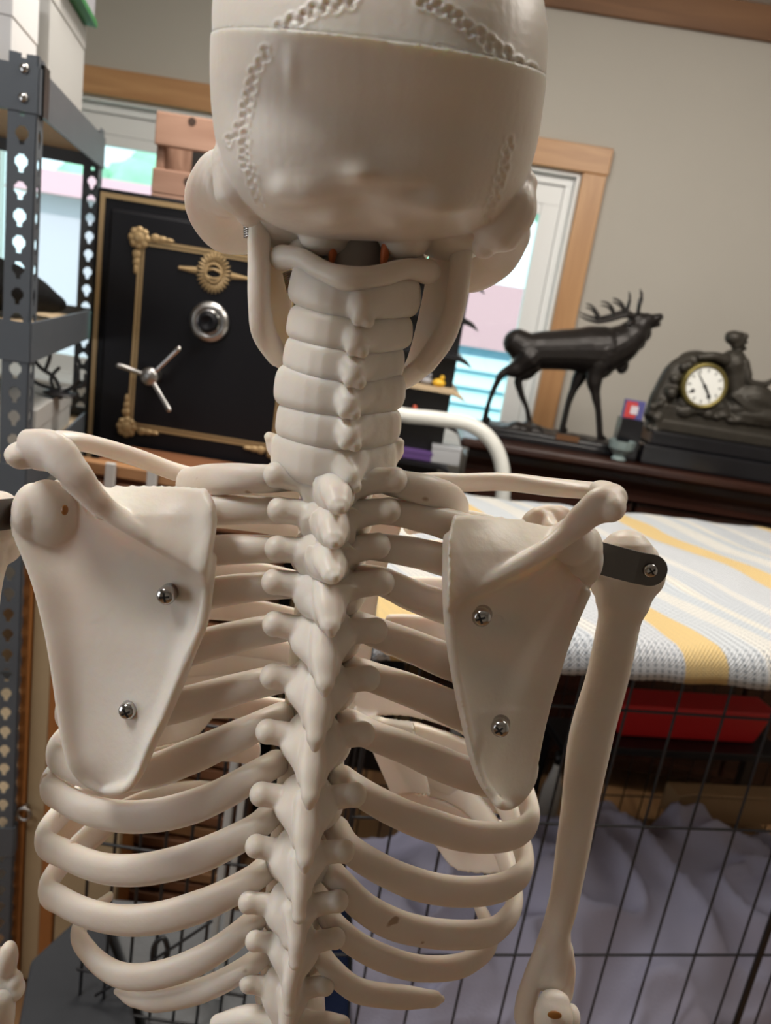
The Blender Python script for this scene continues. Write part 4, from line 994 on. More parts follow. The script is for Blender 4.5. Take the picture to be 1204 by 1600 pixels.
b.tube([q4(664, 568, .40), q4(636, 590, .42), q4(600, 605, .445), q4(560, 608, .462)], [.0055, .0055, .006, .008], up=U)
b.ell(q4(404, 338, .392), (.007, .006, .007)); b.ell(q4(722, 380, .394), (.007, .006, .007))
b.plate([q4(455, 500, .452), q4(460, 540, .455), q4(470, 585, .452)], [q4(632, 510, .455), q4(628, 555, .457), q4(620, 590, .452)], 10, .008, off=lambda u, t: .018*math.sin(u*math.pi))
b.blob('mandible', BONE, SK, .001, 6)
# upper teeth glimpsed left of the neck
b = MB()
for i in range(12):
    a = math.pi*(i+.5)/12; c0 = q4(548, 408, .475); b.ell((c0.x-.024*math.cos(a), .470+.022*math.sin(a), c0.z), (.0035, .0035, .006), nu=10, nv=8)
b.build('upper_teeth', BONE, SK, smooth=True)

# ---- neck
RUB = mat('orange_rubber', (.62, .16, .05), .6)
GREYC = mat('grey_shaft', (.40, .375, .35), .6)
a0 = q4(553, 365, .40); MB().tube([a0, q4(551, 395, .40), q4(548, 425, .40)], .0165, up=U, n=24).build('neck_shaft', GREYC, SK, smooth=True)
for px, py in ((521, 384), (602, 390)):
    MB().ell(q4(px, py, .382), (.0022, .006, .0085)).build('rubber_bumper', RUB, SK, smooth=True)
b = MB()
b.tube([q4(440, 402, .385), q4(470, 404, .375), q4(505, 424, .365), q4(545, 436, .36), q4(590, 432, .365), q4(635, 420, .375), q4(668, 425, .385)], [(.006, .006), (.0048, .0048), (.0050, .0050), (.0058, .0062), (.0052, .0052), (.0048, .0050), (.006, .006)], up=U)
b.ell(q4(441, 404, .387), (.006, .006, .006)); b.ell(q4(667, 424, .387), (.007, .006, .006))
b.tube([q4(472, 392, .39), q4(490, 385, .395)], [.007, .008], up=U); b.tube([q4(640, 400, .39), q4(620, 392, .395)], [.007, .008], up=U)
b.blob('atlas_vertebra', BONE, SK, .0009, 5)

def S_(pxw, y): return pxw/FPX*y*1.03
def cervical(name, cl, cr, ct, cb, sp, tips=None, yc=.385):
    """cl/cr: left and right px of the neck ring, ct/cb top and bottom rows at the middle, sp: tip of the spinous knob"""
    b = MB(); mx = (cl[0]+cr[0])/2; my = (cl[1]+cr[1])/2; hw = S_((cr[0]-cl[0])/2, yc); hh = S_((cb-ct)/2, yc)
    ax = (q4(*cr, yc)-q4(*cl, yc)).normalized()
    c = q4(mx, my, yc+.004)
    rot = Matrix.Rotation(-math.atan2((cr[1]-cl[1]), (cr[0]-cl[0]))*.9, 4, 'Y').inverted()
    # ring body: flattened drum
    P = [q4(cl[0]+14, cl[1]-5, yc-.001), q4(mx-8, my+5, yc-.009), q4(cr[0]-14, cr[1]-4, yc+.003)]
    b.tube(P, [(.016, hh*1.06), (.018, hh*1.10), (.013, hh*1.00)], up=(0, 0, 1), n=40, sharp=3.6)
    b.ell(q4(mx, my, yc+.012), (hw*.85, .018, hh*.9))
    # articular lobes
    b.ell(q4(cl[0]+17, cl[1]+6, yc-.004), (S_(22, yc), .014, hh*1.12)); b.ell(q4(cr[0]-18, cr[1]+6, yc-.001), (S_(20, yc), .011, hh*1.0))
    for t in (-1, 1):
        px = cl[0]-2 if t < 0 else cr[0]+2; py = (cl if t < 0 else cr)[1]
        b.ell(q4(px, py+4, yc+.008), (S_(9, yc), .007, S_(12, yc)))
    # lamina slope and spinous process
    b.tube([q4(cl[0]+28, my-6, yc-.012), q4(mx-8, my, yc-.018), q4(sp[0]-2, sp[1]-20, yc-.026)], [(.006, .0095), (.007, .0085), (.0055, .0065)], up=(0, 0, 1))
    b.tube([q4(cr[0]-26, my+2, yc-.012), q4((mx+cr[0])/2, my+4, yc-.015), q4(sp[0]+4, sp[1]-20, yc-.024)], [(.005, .009), (.0055, .008), (.005, .006)], up=(0, 0, 1))
    b.tube([q4(sp[0]-1, sp[1]-34, yc-.020), q4(sp[0]-1, sp[1]-18, yc-.027), q4(sp[0]-7, sp[1]-7, yc-.028)], [(.0050, .006), (.0042, .005), .0034], up=(0, 1, .2))
    b.tube([q4(sp[0]+1, sp[1]-18, yc-.026), q4(sp[0]+8, sp[1]-5, yc-.028)], [.004, .0036], up=(0, 1, .2))
    if tips:
        for (tx, ty), s in zip(tips, (-1, 1)):
            m_ = cl if s < 0 else cr
            b.tube([q4(m_[0]-s*14, m_[1], yc+.004), q4((m_[0]+tx)/2, (m_[1]+ty)/2, yc+.004), q4(tx, ty, yc+.002)], [(.010, .009), (.008, .007), (.004, .003)], up=(0, 0, 1))
    return b.blob(name, BONE, SK, .0009, 10)
cerv = [((481, 452), (634, 466), 425, 492, (566, 506), None), ((474, 512), (626, 520), 484, 540, (557, 553), None), ((470, 560), (612, 566), 532, 592, (553, 602), None),
        ((456, 608), (612, 612), 578, 645, (545, 651), None), ((458, 661), (606, 665), 630, 695, (546, 700), None), ((452, 712), (598, 716), 680, 752, (546, 765), ((421, 683), (622, 692)))]
for cl, cr, ct, cb, sp, tips in cerv: cervical('cervical_vertebra', cl, cr, ct, cb, sp, tips)

# ---- thoracic vertebrae: left knob, right knob, spinous tip
TH = [((431, 742), (616, 750), (531, 802)), ((437, 797), (606, 798), (522, 856)), ((433, 857), (590, 853), (523, 910)), ((428, 909), (596, 910), (517, 995)), ((429, 975), (586, 985), (508, 1088)),
      ((425, 1057), (575, 1060), (492, 1174)), ((418, 1143), (567, 1147), (483, 1265)), ((408, 1241), (554, 1242), (476, 1364)), ((400, 1322), (537, 1330), (467, 1438)), ((388, 1410), (528, 1408), (461, 1510)), ((398, 1470), (524, 1466), (452, 1582)), ((388, 1536), (508, 1540), (446, 1660))]
def yk(i): return .372-.012*math.sin(i/11*math.pi)+.004*(i/11)
for i, (lk, rk, sp) in enumerate(TH):
    b = MB(); y = yk(i); mx = (lk[0]+rk[0])/2-2; my = (lk[1]+rk[1])/2; low = max(0, i-7)/4
    tipy = y-.030+.004*low; nxt = sp
    kr = .0063-.0008*low
    h = 20 if i > 2 else 14
    cm = q4(mx, my+8, y+.002)
    for (kx, ky), s in ((lk, -1), (rk, 1)):
        b.tube([q4(kx, ky, y-.001), q4((kx*1.2+mx*.8)/2, (ky+my)/2+4, y), q4(mx+s*6, my+14, y-.002)], [(kr, kr), (kr*1.02, kr*1.10), (.010, .011)], up=(0, 0, 1), n=14)
        b.ell(q4(kx, ky, y-.0015), (kr*1.05, kr*1.1, kr*1.08))
    # lamina shield
    b.tube([q4(mx, my-8, y+.001), q4(mx-1, my+22, y-.006+.003*low), q4((mx+sp[0])/2, my+(sp[1]-my)*.55, y-.014+.006*low)], [(.013, .010), (.0175-.003*low, .010), (.0085-.002*low, .009-.002*low)], up=(0, 1, .3), n=18)
    # spinous process : ridge running down and out
    if i < 8:
        b.tube([q4(mx, my+8, y-.010), q4(mx+(sp[0]-mx)*.45, my+(sp[1]-my)*.45, y-.019), q4(mx+(sp[0]-mx)*.8, my+(sp[1]-my)*.80, tipy+.0025), q4(sp[0], sp[1]-6, tipy)], [(.0065, .008), (.0070, .008), (.0050, .0055), (.0026, .003)], up=(0, 1, .3), n=14)
        b.tube([q4(mx, my+14, y-.014), q4(sp[0], sp[1]-10, tipy-.001)], [(.0022, .003), (.0016, .003)], up=(0, 1, .3), n=8)
    else:
        b.tube([q4(mx+4, my+12, y-.008), q4(sp[0]+1, my+(sp[1]-my)*.55, y-.018), q4(sp[0], sp[1]-6, tipy+.0045)], [(.0065, .008), (.0046, .0060), (.0036, .0046)], up=(0, 1, .3), n=14)
        b.ell(q4(sp[0], sp[1]-5, tipy+.004), (.0040, .004, .0035))
    # vertebral body deeper in
    b.ell(q4(mx+2, my+12, y+.024), (.021, .020, .0155)); b.ell(q4(mx, my+6, y+.010), (.016, .014, .015))
    b.blob('thoracic_vertebra', BONE, SK, .0009, 11)
# first lumbar peeking in at the bottom
b = MB()
b.tube([q4(340, 1598, .375), q4(395, 1592, .375), q4(450, 1612, .375)], [.005, .008, .014]); b.tube([q4(535, 1600, .375), q4(500, 1600, .375), q4(455, 1612, .375)], [.005, .007, .014]); b.ell(q4(450, 1625, .395), (.024, .024, .018))
b.tube([q4(425, 1600, .39), q4(430, 1560, .395)], [.012, .012]); b.tube([q4(480, 1600, .39), q4(478, 1560, .395)], [.012, .012])
b.blob('lumbar_vertebra', BONE, SK, .0011, 5)
# central column keeping the bodies together
MB().tube([q4(541, 470, .402), q4(528, 620, .402), q4(520, 760, .402), q4(516, 850, .404), q4(510, 950, .402), q4(498, 1060, .400), q4(488, 1180, .400), q4(474, 1300, .402), q4(462, 1420, .405), q4(455, 1520, .406), q4(448, 1640, .406)],
          [.016, .017, .018, .018, .018, .0185, .019, .020, .020, .020, .020], up=U, n=24).build('spinal_column_core', BONE, SK, smooth=True)

# ---- ribs. (px,py,y) posterior course, then world points round to the front
def rib(pts, side, h=.0100, t=.0050, front=None, n_flat=2, tipr=None, taper=None):
    P = [q4(*p) for p in pts]; k = len(P); rad = []
    for i in range(k):
        f_ = min(1, i/3); rad.append((t*(1.35-.35*f_), h*(.72+.28*f_)))
    if front:
        P += [Vector(p) for p in front]; rad += [(t*.80, h*1.12)]*len(front)
    if taper: rad[-1] = taper; rad[-2] = (t*.75, h*.72)
    b = MB(); b.tube(P, rad, up=(0, 0, 1), n=20, step=8, sharp=2.3)
    return b.build('rib', RIBM, SK, smooth=True)
XS = -.012   # sternum centre x
def frontarc(last, zend, yend=.575, dxs=.02, side=-1, drop=.5):
    """continue from a world point round to the sternum edge"""
    tx = XS+side*dxs; z0 = last.z; y0 = last.y; x0 = last.x; out = []
    for s in (.22, .45, .7, .88, 1.0):
        a = s*math.pi/2; out.append((x0+(tx-x0)*(1-math.cos(a)), y0+(yend-y0)*math.sin(a), z0+(zend-z0)*s))
    return out
Lr = {
 1: [(452, 748, .385), (410, 748, .374), (360, 748, .376), (318, 752, .392), (290, 757, .420)],
 2: [(458, 800, .385), (410, 797, .376), (350, 797, .378), (290, 800, .386), (235, 806, .402), (195, 815, .43)],
 3: [(452, 860, .383), (405, 858, .373), (340, 860, .376), (260, 872, .385), (190, 890, .405), (150, 905, .44)],
 4: [(450, 915, .383), (400, 917, .373), (335, 926, .376), (250, 945, .384), (170, 965, .405), (125, 975, .44)],
 5: [(448, 980, .383), (400, 988, .373), (335, 1004, .375), (250, 1025, .384), (165, 1040, .405), (110, 1045, .445)],
 6: [(445, 1060, .383), (395, 1070, .373), (330, 1088, .374), (250, 1108, .382), (160, 1120, .402), (100, 1112, .44)],
 7: [(440, 1118, .385), (401, 1136, .374), (349, 1160, .374), (296, 1183, .377), (235, 1205, .382), (160, 1212, .393), (108, 1195, .412), (88, 1170, .440)],
 8: [(432, 1192, .388), (401, 1210, .376), (349, 1240, .374), (296, 1262, .376), (244, 1274, .380), (192, 1276, .386), (139, 1266, .395), (98, 1246, .410), (78, 1222, .430)],
 9: [(425, 1270, .388), (401, 1292, .377), (366, 1313, .374), (314, 1337, .375), (262, 1352, .379), (209, 1360, .384), (157, 1356, .393), (105, 1336, .407), (68, 1308, .428)],
 10: [(420, 1352, .388), (394, 1374, .378), (349, 1400, .375), (296, 1422, .377), (244, 1435, .381), (192, 1438, .388), (140, 1428, .397), (97, 1408, .410), (74, 1385, .428)],
 11: [(420, 1418, .388), (388, 1446, .379), (349, 1478, .378), (296, 1508, .380), (244, 1524, .385), (199, 1526, .393), (167, 1514, .402), (140, 1490, .414), (122, 1458, .43)],
 12: [(415, 1488, .388), (384, 1512, .380), (342, 1536, .380), (296, 1553, .383), (244, 1562, .389), (209, 1560, .394), (182, 1549, .40)]}
Rr_ = {
 1: [(590, 748, .385), (626, 757, .376), (666, 766, .380), (702, 782, .395), (716, 800, .42)],
 2: [(575, 798, .385), (616, 800, .377), (666, 810, .381), (715, 824, .388), (770, 840, .405), (805, 850, .435)],
 3: [(560, 852, .383), (600, 856, .375), (650, 864, .378), (705, 878, .385), (775, 896, .402), (835, 915, .44)],
 4: [(560, 900, .383), (600, 910, .375), (648, 932, .378), (705, 952, .384), (780, 975, .402), (835, 985, .445)],
 5: [(555, 975, .383), (591, 990, .375), (648, 1012, .377), (707, 1036, .383), (780, 1062, .40), (830, 1072, .445)],
 6: [(550, 1046, .383), (584, 1059, .375), (644, 1080, .376), (719, 1112, .382), (780, 1135, .400), (815, 1145, .44)],
 7: [(545, 1128, .385), (577, 1147, .376), (636, 1170, .376), (692, 1195, .379), (745, 1214, .385), (795, 1224, .398), (826, 1205, .43)],
 8: [(532, 1215, .388), (562, 1237, .377), (618, 1268, .376), (674, 1290, .380), (730, 1306, .387), (784, 1308, .399), (818, 1296, .415), (828, 1272, .437)],
 9: [(525, 1295, .388), (547, 1327, .378), (599, 1360, .377), (655, 1383, .381), (711, 1393, .387), (763, 1391, .397), (800, 1378, .410), (820, 1350, .432)],
 10: [(510, 1355, .388), (530, 1378, .380), (565, 1415, .378), (610, 1442, .381), (655, 1455, .386), (711, 1461, .392), (763, 1457, .402), (790, 1438, .415), (803, 1408, .435)],
 11: [(508, 1425, .388), (525, 1448, .380), (557, 1476, .379), (605, 1500, .383), (655, 1513, .388), (711, 1511, .397), (745, 1496, .408), (766, 1472, .425)],
 12: [(500, 1490, .388), (512, 1508, .381), (540, 1536, .380), (570, 1551, .383), (625, 1558, .388), (675, 1561, .393), (690, 1561, .395)]}
ST = {1: 1.300, 2: 1.268, 3: 1.238, 4: 1.208, 5: 1.180, 6: 1.155, 7: 1.135, 8: 1.085, 9: 1.035, 10: .99}
for side, D in ((-1, Lr), (1, Rr_)):
    for k, pts in D.items():
        last = q4(*pts[-1]); fr = None; hh = {1: .0088, 2: .0086, 3: .0088, 4: .0092}.get(k, .0100)
        if k in (8, 9, 10):
            # false ribs: round to the costal margin, which climbs to the breastbone
            tx = XS+side*{8: .045, 9: .065, 10: .085}[k]; ye = {8: .582, 9: .575, 10: .560}[k]; zend = last.z-{8: .012, 9: .010, 10: .006}[k]; fr = []
            for s in (.2, .42, .65, .85, 1.0):
                a = s*math.pi/2; bul = .012*math.sin(s*math.pi)
                fr.append((last.x+(tx-last.x)*(1-math.cos(a))+side*bul*.3, last.y+(ye-last.y)*math.sin(a), last.z+(zend-last.z)*s))
        elif k == 11:
            fr = [(last.x-side*.001, last.y+.02, last.z-.002), (last.x-side*.006, last.y+.042, last.z-.006)]
        elif k <= 7:
            fr = frontarc(last, last.z+{1: -.03, 5: -.03, 6: -.012, 7: .010}.get(k, -.035), .57 if k > 1 else .50, .03, side)
        tp = None
        if k == 12: tp = (.0018, .0022)
        if k == 11: tp = (.0025, .004)
        rib(pts, side, hh if k < 11 else {11: .0088, 12: .0080}[k], .0056 if k < 11 else .0050, fr, taper=tp)
# ---- sternum and costal cartilage
b = MB()
zs1 = 1.335
b.plate([Vector((XS-.028, .505, 1.335)), Vector((XS-.024, .535, 1.29)), Vector((XS-.017, .556, 1.24)), Vector((XS-.019, .568, 1.18)), Vector((XS-.016, .574, 1.13)), Vector((XS-.005, .574, 1.09))],
        [Vector((XS+.028, .505, 1.335)), Vector((XS+.024, .535, 1.29)), Vector((XS+.017, .556, 1.24)), Vector((XS+.019, .568, 1.18)), Vector((XS+.016, .574, 1.13)), Vector((XS+.005, .574, 1.09))], 10, .010)
b.blob('sternum', BONE, SK, .0015, 5)
def cartilage(side, bands):
    b = MB(); n = 4
    for top, bot in bands:
        ys = [.570, .562, .545, .515]
        b.plate([q4(x, y, ys[i]) for i, (x, y) in enumerate(top)], [q4(x, y, ys[i]) for i, (x, y) in enumerate(bot)], 10, .008)
    return b.blob('costal_cartilage', BONE, SK, .0014, 3)
cartilage(1, [([(545, 1066), (640, 1082), (730, 1100), (820, 1125)], [(562, 1117), (642, 1117), (730, 1146), (815, 1180)]),
              ([(552, 1104), (580, 1118), (600, 1124), (646, 1131)], [(612, 1240), (640, 1236), (655, 1238), (672, 1240)]),
              ([(600, 1127), (652, 1131), (730, 1158), (815, 1192)], [(625, 1226), (662, 1226), (742, 1256), (812, 1282)]),
              ([(612, 1224), (662, 1239), (742, 1269), (812, 1296)], [(652, 1290), (680, 1318), (714, 1356), (800, 1362)])])
cartilage(-1, [([(440, 1030), (340, 1050), (240, 1075), (130, 1105)], [(400, 1058), (340, 1112), (290, 1155), (120, 1180)]),
               ([(330, 1100), (260, 1145), (190, 1170), (105, 1205)], [(322, 1132), (240, 1236), (196, 1262), (92, 1262)]),
               ([(250, 1215), (175, 1255), (135, 1262), (90, 1268)], [(232, 1246), (165, 1312), (125, 1335), (82, 1325)])])

# ---- scapulae
def ridge_warp(crest, above, below, fossa, hollow):
    """crest: (px,py,height) along the scapular spine; the blade swells gently above it and drops sharply below it"""
    def f(x, y):
        best = None
        for i in range(len(crest)-1):
            x0, y0, h0 = crest[i]; x1, y1, h1 = crest[i+1]; dx, dy = x1-x0, y1-y0; L2 = dx*dx+dy*dy
            t = max(0, min(1, ((x-x0)*dx+(y-y0)*dy)/L2)); qx, qy = x0+dx*t, y0+dy*t; d = math.hypot(x-qx, y-qy)
            if best is None or d < best[0]: best = (d, (1 if y < qy else -1), h0+(h1-h0)*t)
        d, sg, h = best
        if sg > 0: return -h*math.exp(-(d/above)**1.5)
        return -h*math.exp(-(d/below)**2) + hollow*math.exp(-((d-fossa)/(fossa*.9))**2)*min(1, d/12)
    return f
def screw_head(px, py, y, parent, r=.0049, ndir=(0, -1, 0.05)):
    c = W(px, py, y); z = Vector(ndir).normalized(); rot = z.to_track_quat('Z', 'Y').to_matrix().to_4x4(); mw = Matrix.Translation(c) @ rot
    o = MB().lathe([(r*.96, -.006), (r, 0), (r*.97, r*.3), (r*.78, r*.58), (r*.45, r*.74), (0, r*.8)], (0, 0, 0), None, 28)
    o.v = [mw @ v for v in o.v]; s = o.build('screw', CHROME, parent, smooth=True)
    k = MB(); a = random.uniform(0, 1); m2 = mw @ Matrix.Rotation(a, 4, 'Z')
    k.box((-r*.52, -r*.11, r*.5), (r*.52, r*.11, r*.80), m2).box((-r*.11, -r*.52, r*.5), (r*.11, r*.52, r*.80), m2).build('cross_recess_shade', RECESS_SHADE, s)  # dark cross blocks stand in for the shade in the driver slot
    return s
def scap_left():
    b = MB(); y0 = lambda px, py: .366+(330-px)*.00012
    L_ = [(52, 768), (30, 792), (27, 822), (45, 868), (60, 910), (74, 965), (83, 1010), (91, 1060), (98, 1110), (104, 1150), (114, 1188), (132, 1214), (160, 1231)]
    R_ = [(322, 763), (336, 790), (338, 825), (331, 870), (326, 915), (318, 969), (300, 1015), (281, 1065), (261, 1112), (240, 1155), (225, 1190), (212, 1214), (194, 1231)]
    def yl(i): return .400-.026*min(1, max(0, (i-1)/9))
    Lp = [q4(x, y, yl(i)) for i, (x, y) in enumerate(L_)]; Rp = [q4(x, y, .3635-.0006*i+(.006 if i == 0 else 0)) for i, (x, y) in enumerate(R_)]
    def off(u, t): return .004*math.sin(u*math.pi)*(1-t*.5) - .0035*math.exp(-((u-.03)/.10)**2) - .002*math.exp(-((u-.97)/.06)**2)+(.006*(1-min(1, t/.12))*math.sin(u*math.pi))
    warp = ridge_warp([(334, 905, .002), (318, 893, .0075), (285, 876, .0135), (244, 850, .0190), (190, 815, .0250), (150, 784, .027), (118, 748, .028)], 62, 12, 60, .0048)
    b.plate(Lp, Rp, 64, lambda u, t: .0055 + (.004*math.exp(-(u/.12)**2)+.0022*math.exp(-((1-u)/.06)**2))*(1-t**3), off, rows=9, warp=warp)
    b.tube([p+Vector((0, -.001, 0)) for p in Lp[1:]]+[p+Vector((0, -.001, 0)) for p in Rp[::-1]][:-3], .0030, up=(0, 1, 0), n=12)
    b.tube([q4(310, 886, .3605), q4(285, 874, .3585), q4(248, 850, .3575), q4(212, 827, .3570), q4(176, 802, .3575), q4(146, 776, .3550), q4(115, 738, .354), q4(86, 708, .358), q4(50, 703, .368)],
           [(.0022, .003), (.0034, .0036), (.0042, .0042), (.0048, .0046), (.0056, .0048), (.0066, .0052), (.0085, .0062), (.0115, .0068), (.0110, .0064)], up=(0, 1, .2), n=18)
    for t_ in range(6):
        b.ell(q4(168-10*t_, 794-9*t_, .370+.003*t_), (.0062, .013, .0055))
    b.ell(q4(42, 710, .374), (.0100, .013, .0070)); b.ell(q4(58, 700, .385), (.011, .014, .0055)); b.ell(q4(34, 716, .370), (.0066, .008, .0056))
    # glenoid neck and coracoid
    b.ell(q4(52, 800, .397), (.0110, .012, .0165)); b.ell(q4(76, 802, .392), (.016, .0065, .019)); b.tube([q4(85, 775, .40), q4(115, 760, .425), q4(150, 765, .44)], [.008, .006, .005], up=U)
    s = b.blob('scapula', BONE, SK, .0009, 12)
    for px, py in ((260, 930), (200, 1110)): screw_head(px, py, q4(px, py, .3675).y-.0038 if px > 230 else .3645, s)
    MB().ell(q4(101, 797, .383), (.0018, .002, .0028)).build('glue_spot', mat('amber_glue', (.35, .14, .03), .3), s, smooth=True)
    return s
def scap_right():
    b = MB()
    L_ = [(708, 804), (700, 840), (699, 880), (699, 925), (701, 965), (706, 1010), (713, 1055), (722, 1100), (733, 1150), (743, 1190), (754, 1218), (771, 1243), (783, 1255)]
    R_ = [(915, 838), (930, 858), (932, 892), (915, 925), (896, 968), (879, 1012), (866, 1055), (853, 1098), (841, 1148), (833, 1190), (827, 1222), (813, 1243), (797, 1255)]
    def yr(i): return .428-.038*min(1, max(0, (i-2)/9))
    Lp = [q4(x, y, .3665-.0004*i+(.006 if i == 0 else 0)) for i, (x, y) in enumerate(L_)]; Rp = [q4(x, y, yr(i)) for i, (x, y) in enumerate(R_)]
    def off(u, t): return .006*math.sin(u*math.pi)*(1-t*.6)*(1 if t < .6 else .7) - .002*math.exp(-(u/.08)**2)+(.007*(1-min(1, t/.12))*math.sin(u*math.pi))
    warp = ridge_warp([(700, 940, .002), (712, 930, .008), (745, 913, .0150), (790, 894, .0220), (838, 869, .0280), (880, 840, .0310), (905, 818, .032)], 66, 13, 62, .0065)
    b.plate(Lp, Rp, 60, lambda u, t: .0055+(.004*math.exp(-((1-u)/.12)**2)+.0022*math.exp(-(u/.06)**2))*(1-t**3), off, rows=9, warp=warp)
    b.tube([p+Vector((0, -.001, 0)) for p in Lp[1:]]+[p+Vector((0, -.001, 0)) for p in Rp[::-1]][:-3], .0030, up=(0, 1, 0), n=12)
    b.tube([q4(722, 926, .3645), q4(750, 911, .3655), q4(790, 892, .3685), q4(822, 876, .3715), q4(850, 859, .3755), q4(882, 836, .3830), q4(912, 808, .3850), q4(936, 790, .388), q4(955, 778, .394)],
           [(.0022, .003), (.0034, .0036), (.0042, .0042), (.0046, .0044), (.0050, .0045), (.0060, .0050), (.0080, .0060), (.0098, .0072), (.0080, .0085)], up=(0, 1, .2), n=16)
    for t_ in range(6):
        b.ell(q4(862+9*t_, 846-6*t_, .392+.002*t_), (.006, .013, .0055))
    b.ell(q4(950, 788, .392), (.0085, .016, .0090)); b.ell(q4(948, 768, .402), (.009, .016, .005))
    b.ell(q4(912, 862, .415), (.010, .013, .0150)); b.ell(q4(895, 850, .408), (.012, .012, .012)); b.ell(q4(922, 880, .417), (.0065, .012, .0130))
    # coracoid : thin curled leaf
    b.tube([q4(880, 842, .425), q4(862, 832, .438), q4(850, 822, .446)], [(.008, .007), (.009, .006), (.010, .005)], up=(0, 1, .2))
    b.ell(q4(852, 816, .450), (.0150, .0065, .0105), Matrix.Rotation(math.radians(-12), 4, 'Y')); b.ell(q4(838, 820, .447), (.0075, .006, .0110)); b.ell(q4(874, 800, .452), (.0075, .0035, .0042))
    s = b.blob('scapula', BONE, SK, .0009, 12)
    screw_head(752, 964, .3655, s, ndir=(-.25, -1, .05)); screw_head(781, 1137, .3655, s, ndir=(-.25, -1, .05))
    return s
scap_left(); scap_right()
# ---- clavicles
b = MB(); b.tube([q4(40, 704, .392), q4(70, 692, .398), q4(105, 688, .408), q4(150, 696, .42), q4(216, 716, .435), q4(276, 738, .448), q4(340, 752, .462), q4(420, 760, .485), q4(485, 765, .50)],
       [(.009, .005), (.0095, .0052), (.0085, .0052), (.0065, .0052), (.0056, .0054), (.0055, .0055), (.006, .006), (.007, .007), (.009, .009)], up=(0, 0, 1), n=18)
b.blob('clavicle', BONE, SK, .001, 5)
b = MB(); b.tube([q4(945, 770, .418), q4(915, 766, .422), q4(860, 761, .435), q4(790, 753, .448), q4(725, 754, .46), q4(670, 753, .475), q4(600, 760, .50)],
       [(.010, .0048), (.010, .0050), (.0075, .0054), (.0058, .0056), (.0056, .0058), (.006, .006), (.009, .009)], up=(0, 0, 1), n=18)
b.blob('clavicle', BONE, SK, .001, 5)
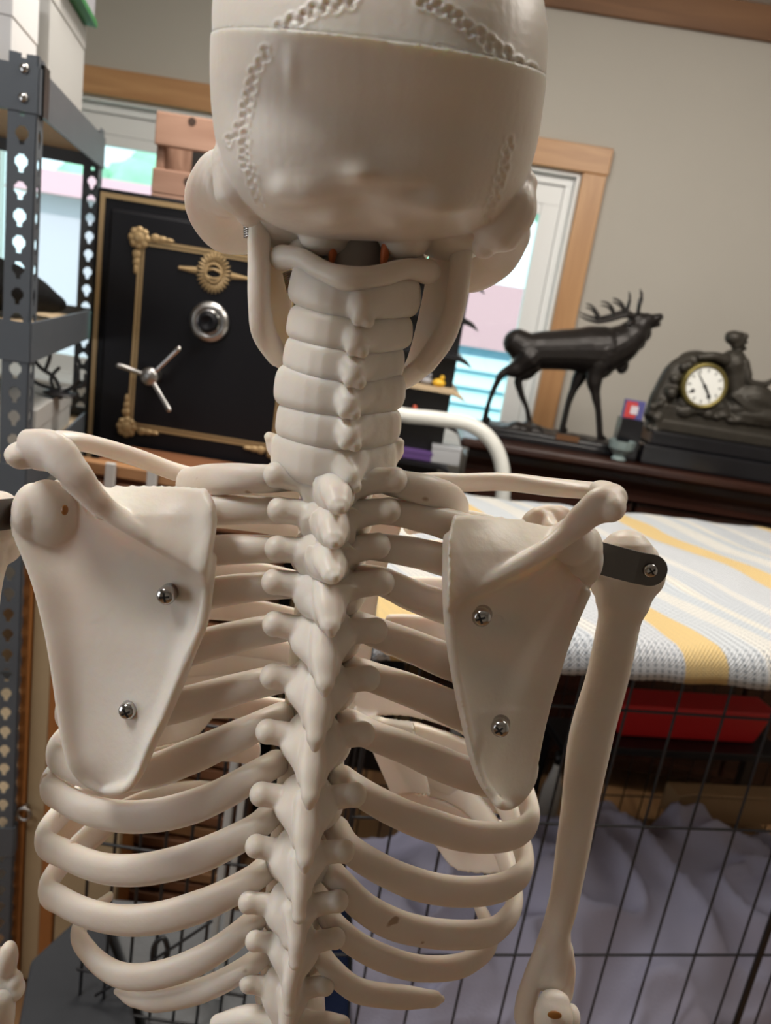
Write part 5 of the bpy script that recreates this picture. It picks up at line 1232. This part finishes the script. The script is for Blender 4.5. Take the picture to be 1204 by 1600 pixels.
# ---- arms
def arm_right():
    b = MB(); P = lambda x, y, d=.435: q4(x, y, d)
    b.tube([P(978, 870, .445), P(977, 905, .442), P(972, 940, .438), P(966, 975, .436), P(948, 1060, .432), P(922, 1155, .428), P(900, 1290, .422), P(882, 1400, .418), P(869, 1450, .415)],
           [.0165, .0205, .0160, .0125, .0125, .0132, .0108, .0094, .0090], up=U, n=24)
    b.ell(P(962, 878, .448), (.0185, .017, .0135)); b.ell(P(1012, 900, .440), (.0100, .012, .0135)); b.ell(P(945, 905, .446), (.009, .012, .013)); b.ell(P(985, 866, .447), (.017, .015, .010))
    # flared lower end with two epicondyles
    b.tube([P(869, 1450, .415), P(862, 1490, .413), P(850, 1530, .410)], [(.0092, .0092), (.0120, .008), (.0140, .007)], up=U, n=20)
    b.tube([P(852, 1480, .412), P(835, 1520, .41), P(822, 1565, .408), P(820, 1590, .408)], [.006, .0062, .0070, .0075], up=U)
    b.tube([P(884, 1480, .414), P(888, 1520, .414), P(880, 1555, .413)], [.0045, .0046, .006], up=U)
    b.tube([P(830, 1590, .415), P(878, 1592, .415)], [.009, .009], up=U)
    h = b.blob('humerus', BONE, SK, .001, 6)
    b = MB(); b.tube([P(866, 1562, .398), P(864, 1590, .394), P(862, 1640, .396), P(850, 1720, .40)], [(.010, .006), (.0125, .008), (.010, .009), (.007, .007)], up=U, n=18)
    u = b.blob('ulna', BONE, SK, .001, 5); MB().ell(P(866, 1586, .3858), (.0045, .0012, .003)).build('glue_spot', mat('amber_glue', (.35, .14, .03), .3), u, smooth=True)
    b = MB(); b.ell(P(890, 1592, .405), (.0065, .008, .010)); b.tube([P(888, 1600, .405), P(884, 1720, .405)], [.007, .006], up=U); b.blob('radius', BONE, SK, .001, 5)
    # strap
    c0 = P(918, 866, .428); pts = [P(905, 862, .436), P(930, 870, .421), P(960, 878, .418), P(995, 887, .4165), P(1016, 891, .417)]
    b = MB(); hgt = .0093
    v = []
    for i, p in enumerate(pts):
        for dz in (-1, 1):
            for dy in (-.0006, .0006): v.append(p+Vector((0.0, dy, dz*hgt)))
    f = []
    for i in range(len(pts)-1):
        a = i*4; c = a+4; f += [(a, c, c+2, a+2), (a+1, a+3, c+3, c+1), (a, a+1, c+1, c), (a+2, c+2, c+3, a+3)]
    f += [(0, 2, 3, 1), (len(v)-4, len(v)-3, len(v)-1, len(v)-2)]
    b.add(v, f); e = pts[-1]; b.lathe([(hgt, -.0006), (hgt, .0006)], e, Matrix.Rotation(math.pi/2, 4, 'X'), 28)
    s = b.build('shoulder_strap', DARKSTEEL, SK); lab(s, 'dark steel strap')
    screw_head(1015, 891, .4155, s, .0042)
def arm_left():
    P = lambda x, y, d=.41: q4(x, y, d)
    b = MB()
    b.tube([P(-22, 815, .405), P(-30, 850, .405), P(-38, 930, .402), P(-55, 1100, .40), P(-70, 1300, .398), P(-68, 1420, .396)], [.0185, .0165, .0130, .0125, .0115, .010], up=U, n=24)
    b.ell(P(-2, 815, .415), (.013, .015, .0180)); b.ell(P(8, 850, .412), (.0095, .012, .0120))
    b.tube([P(-66, 1420, .396), P(-40, 1480, .394), P(-10, 1520, .392), P(18, 1545, .39)], [.010, .012, .011, .0085], up=U, n=18); b.tube([P(-60, 1440), P(-62, 1560)], .012, up=U)
    b.ell(P(12, 1500, .392), (.006, .008, .014)); b.ell(P(24, 1535, .39), (.0045, .006, .008))
    b.blob('humerus', BONE, SK, .0011, 6)
    b = MB(); b.tube([P(2, 1555, .385), P(-2, 1590, .385), P(-10, 1680, .39)], [(.009, .008), (.010, .008), (.008, .008)], up=U); b.blob('ulna', BONE, SK, .0011, 5)
    p0 = P(24, 802, .400); p1 = P(-10, 806, .388); p2 = P(-40, 810, .386); v = []; hgt = .0088
    for p in (p0, p1, p2):
        for dz in (-1, 1):
            for dy in (-.0006, .0006): v.append(p+Vector((0, dy, dz*hgt)))
    f = []
    for i in range(2):
        a = i*4; c = a+4; f += [(a, c, c+2, a+2), (a+1, a+3, c+3, c+1), (a, a+1, c+1, c), (a+2, c+2, c+3, a+3)]
    f += [(0, 2, 3, 1), (8, 9, 11, 10)]; s = MB().add(v, f).build('shoulder_strap', DARKSTEEL, SK); lab(s, 'dark steel strap')
arm_right(); arm_left()
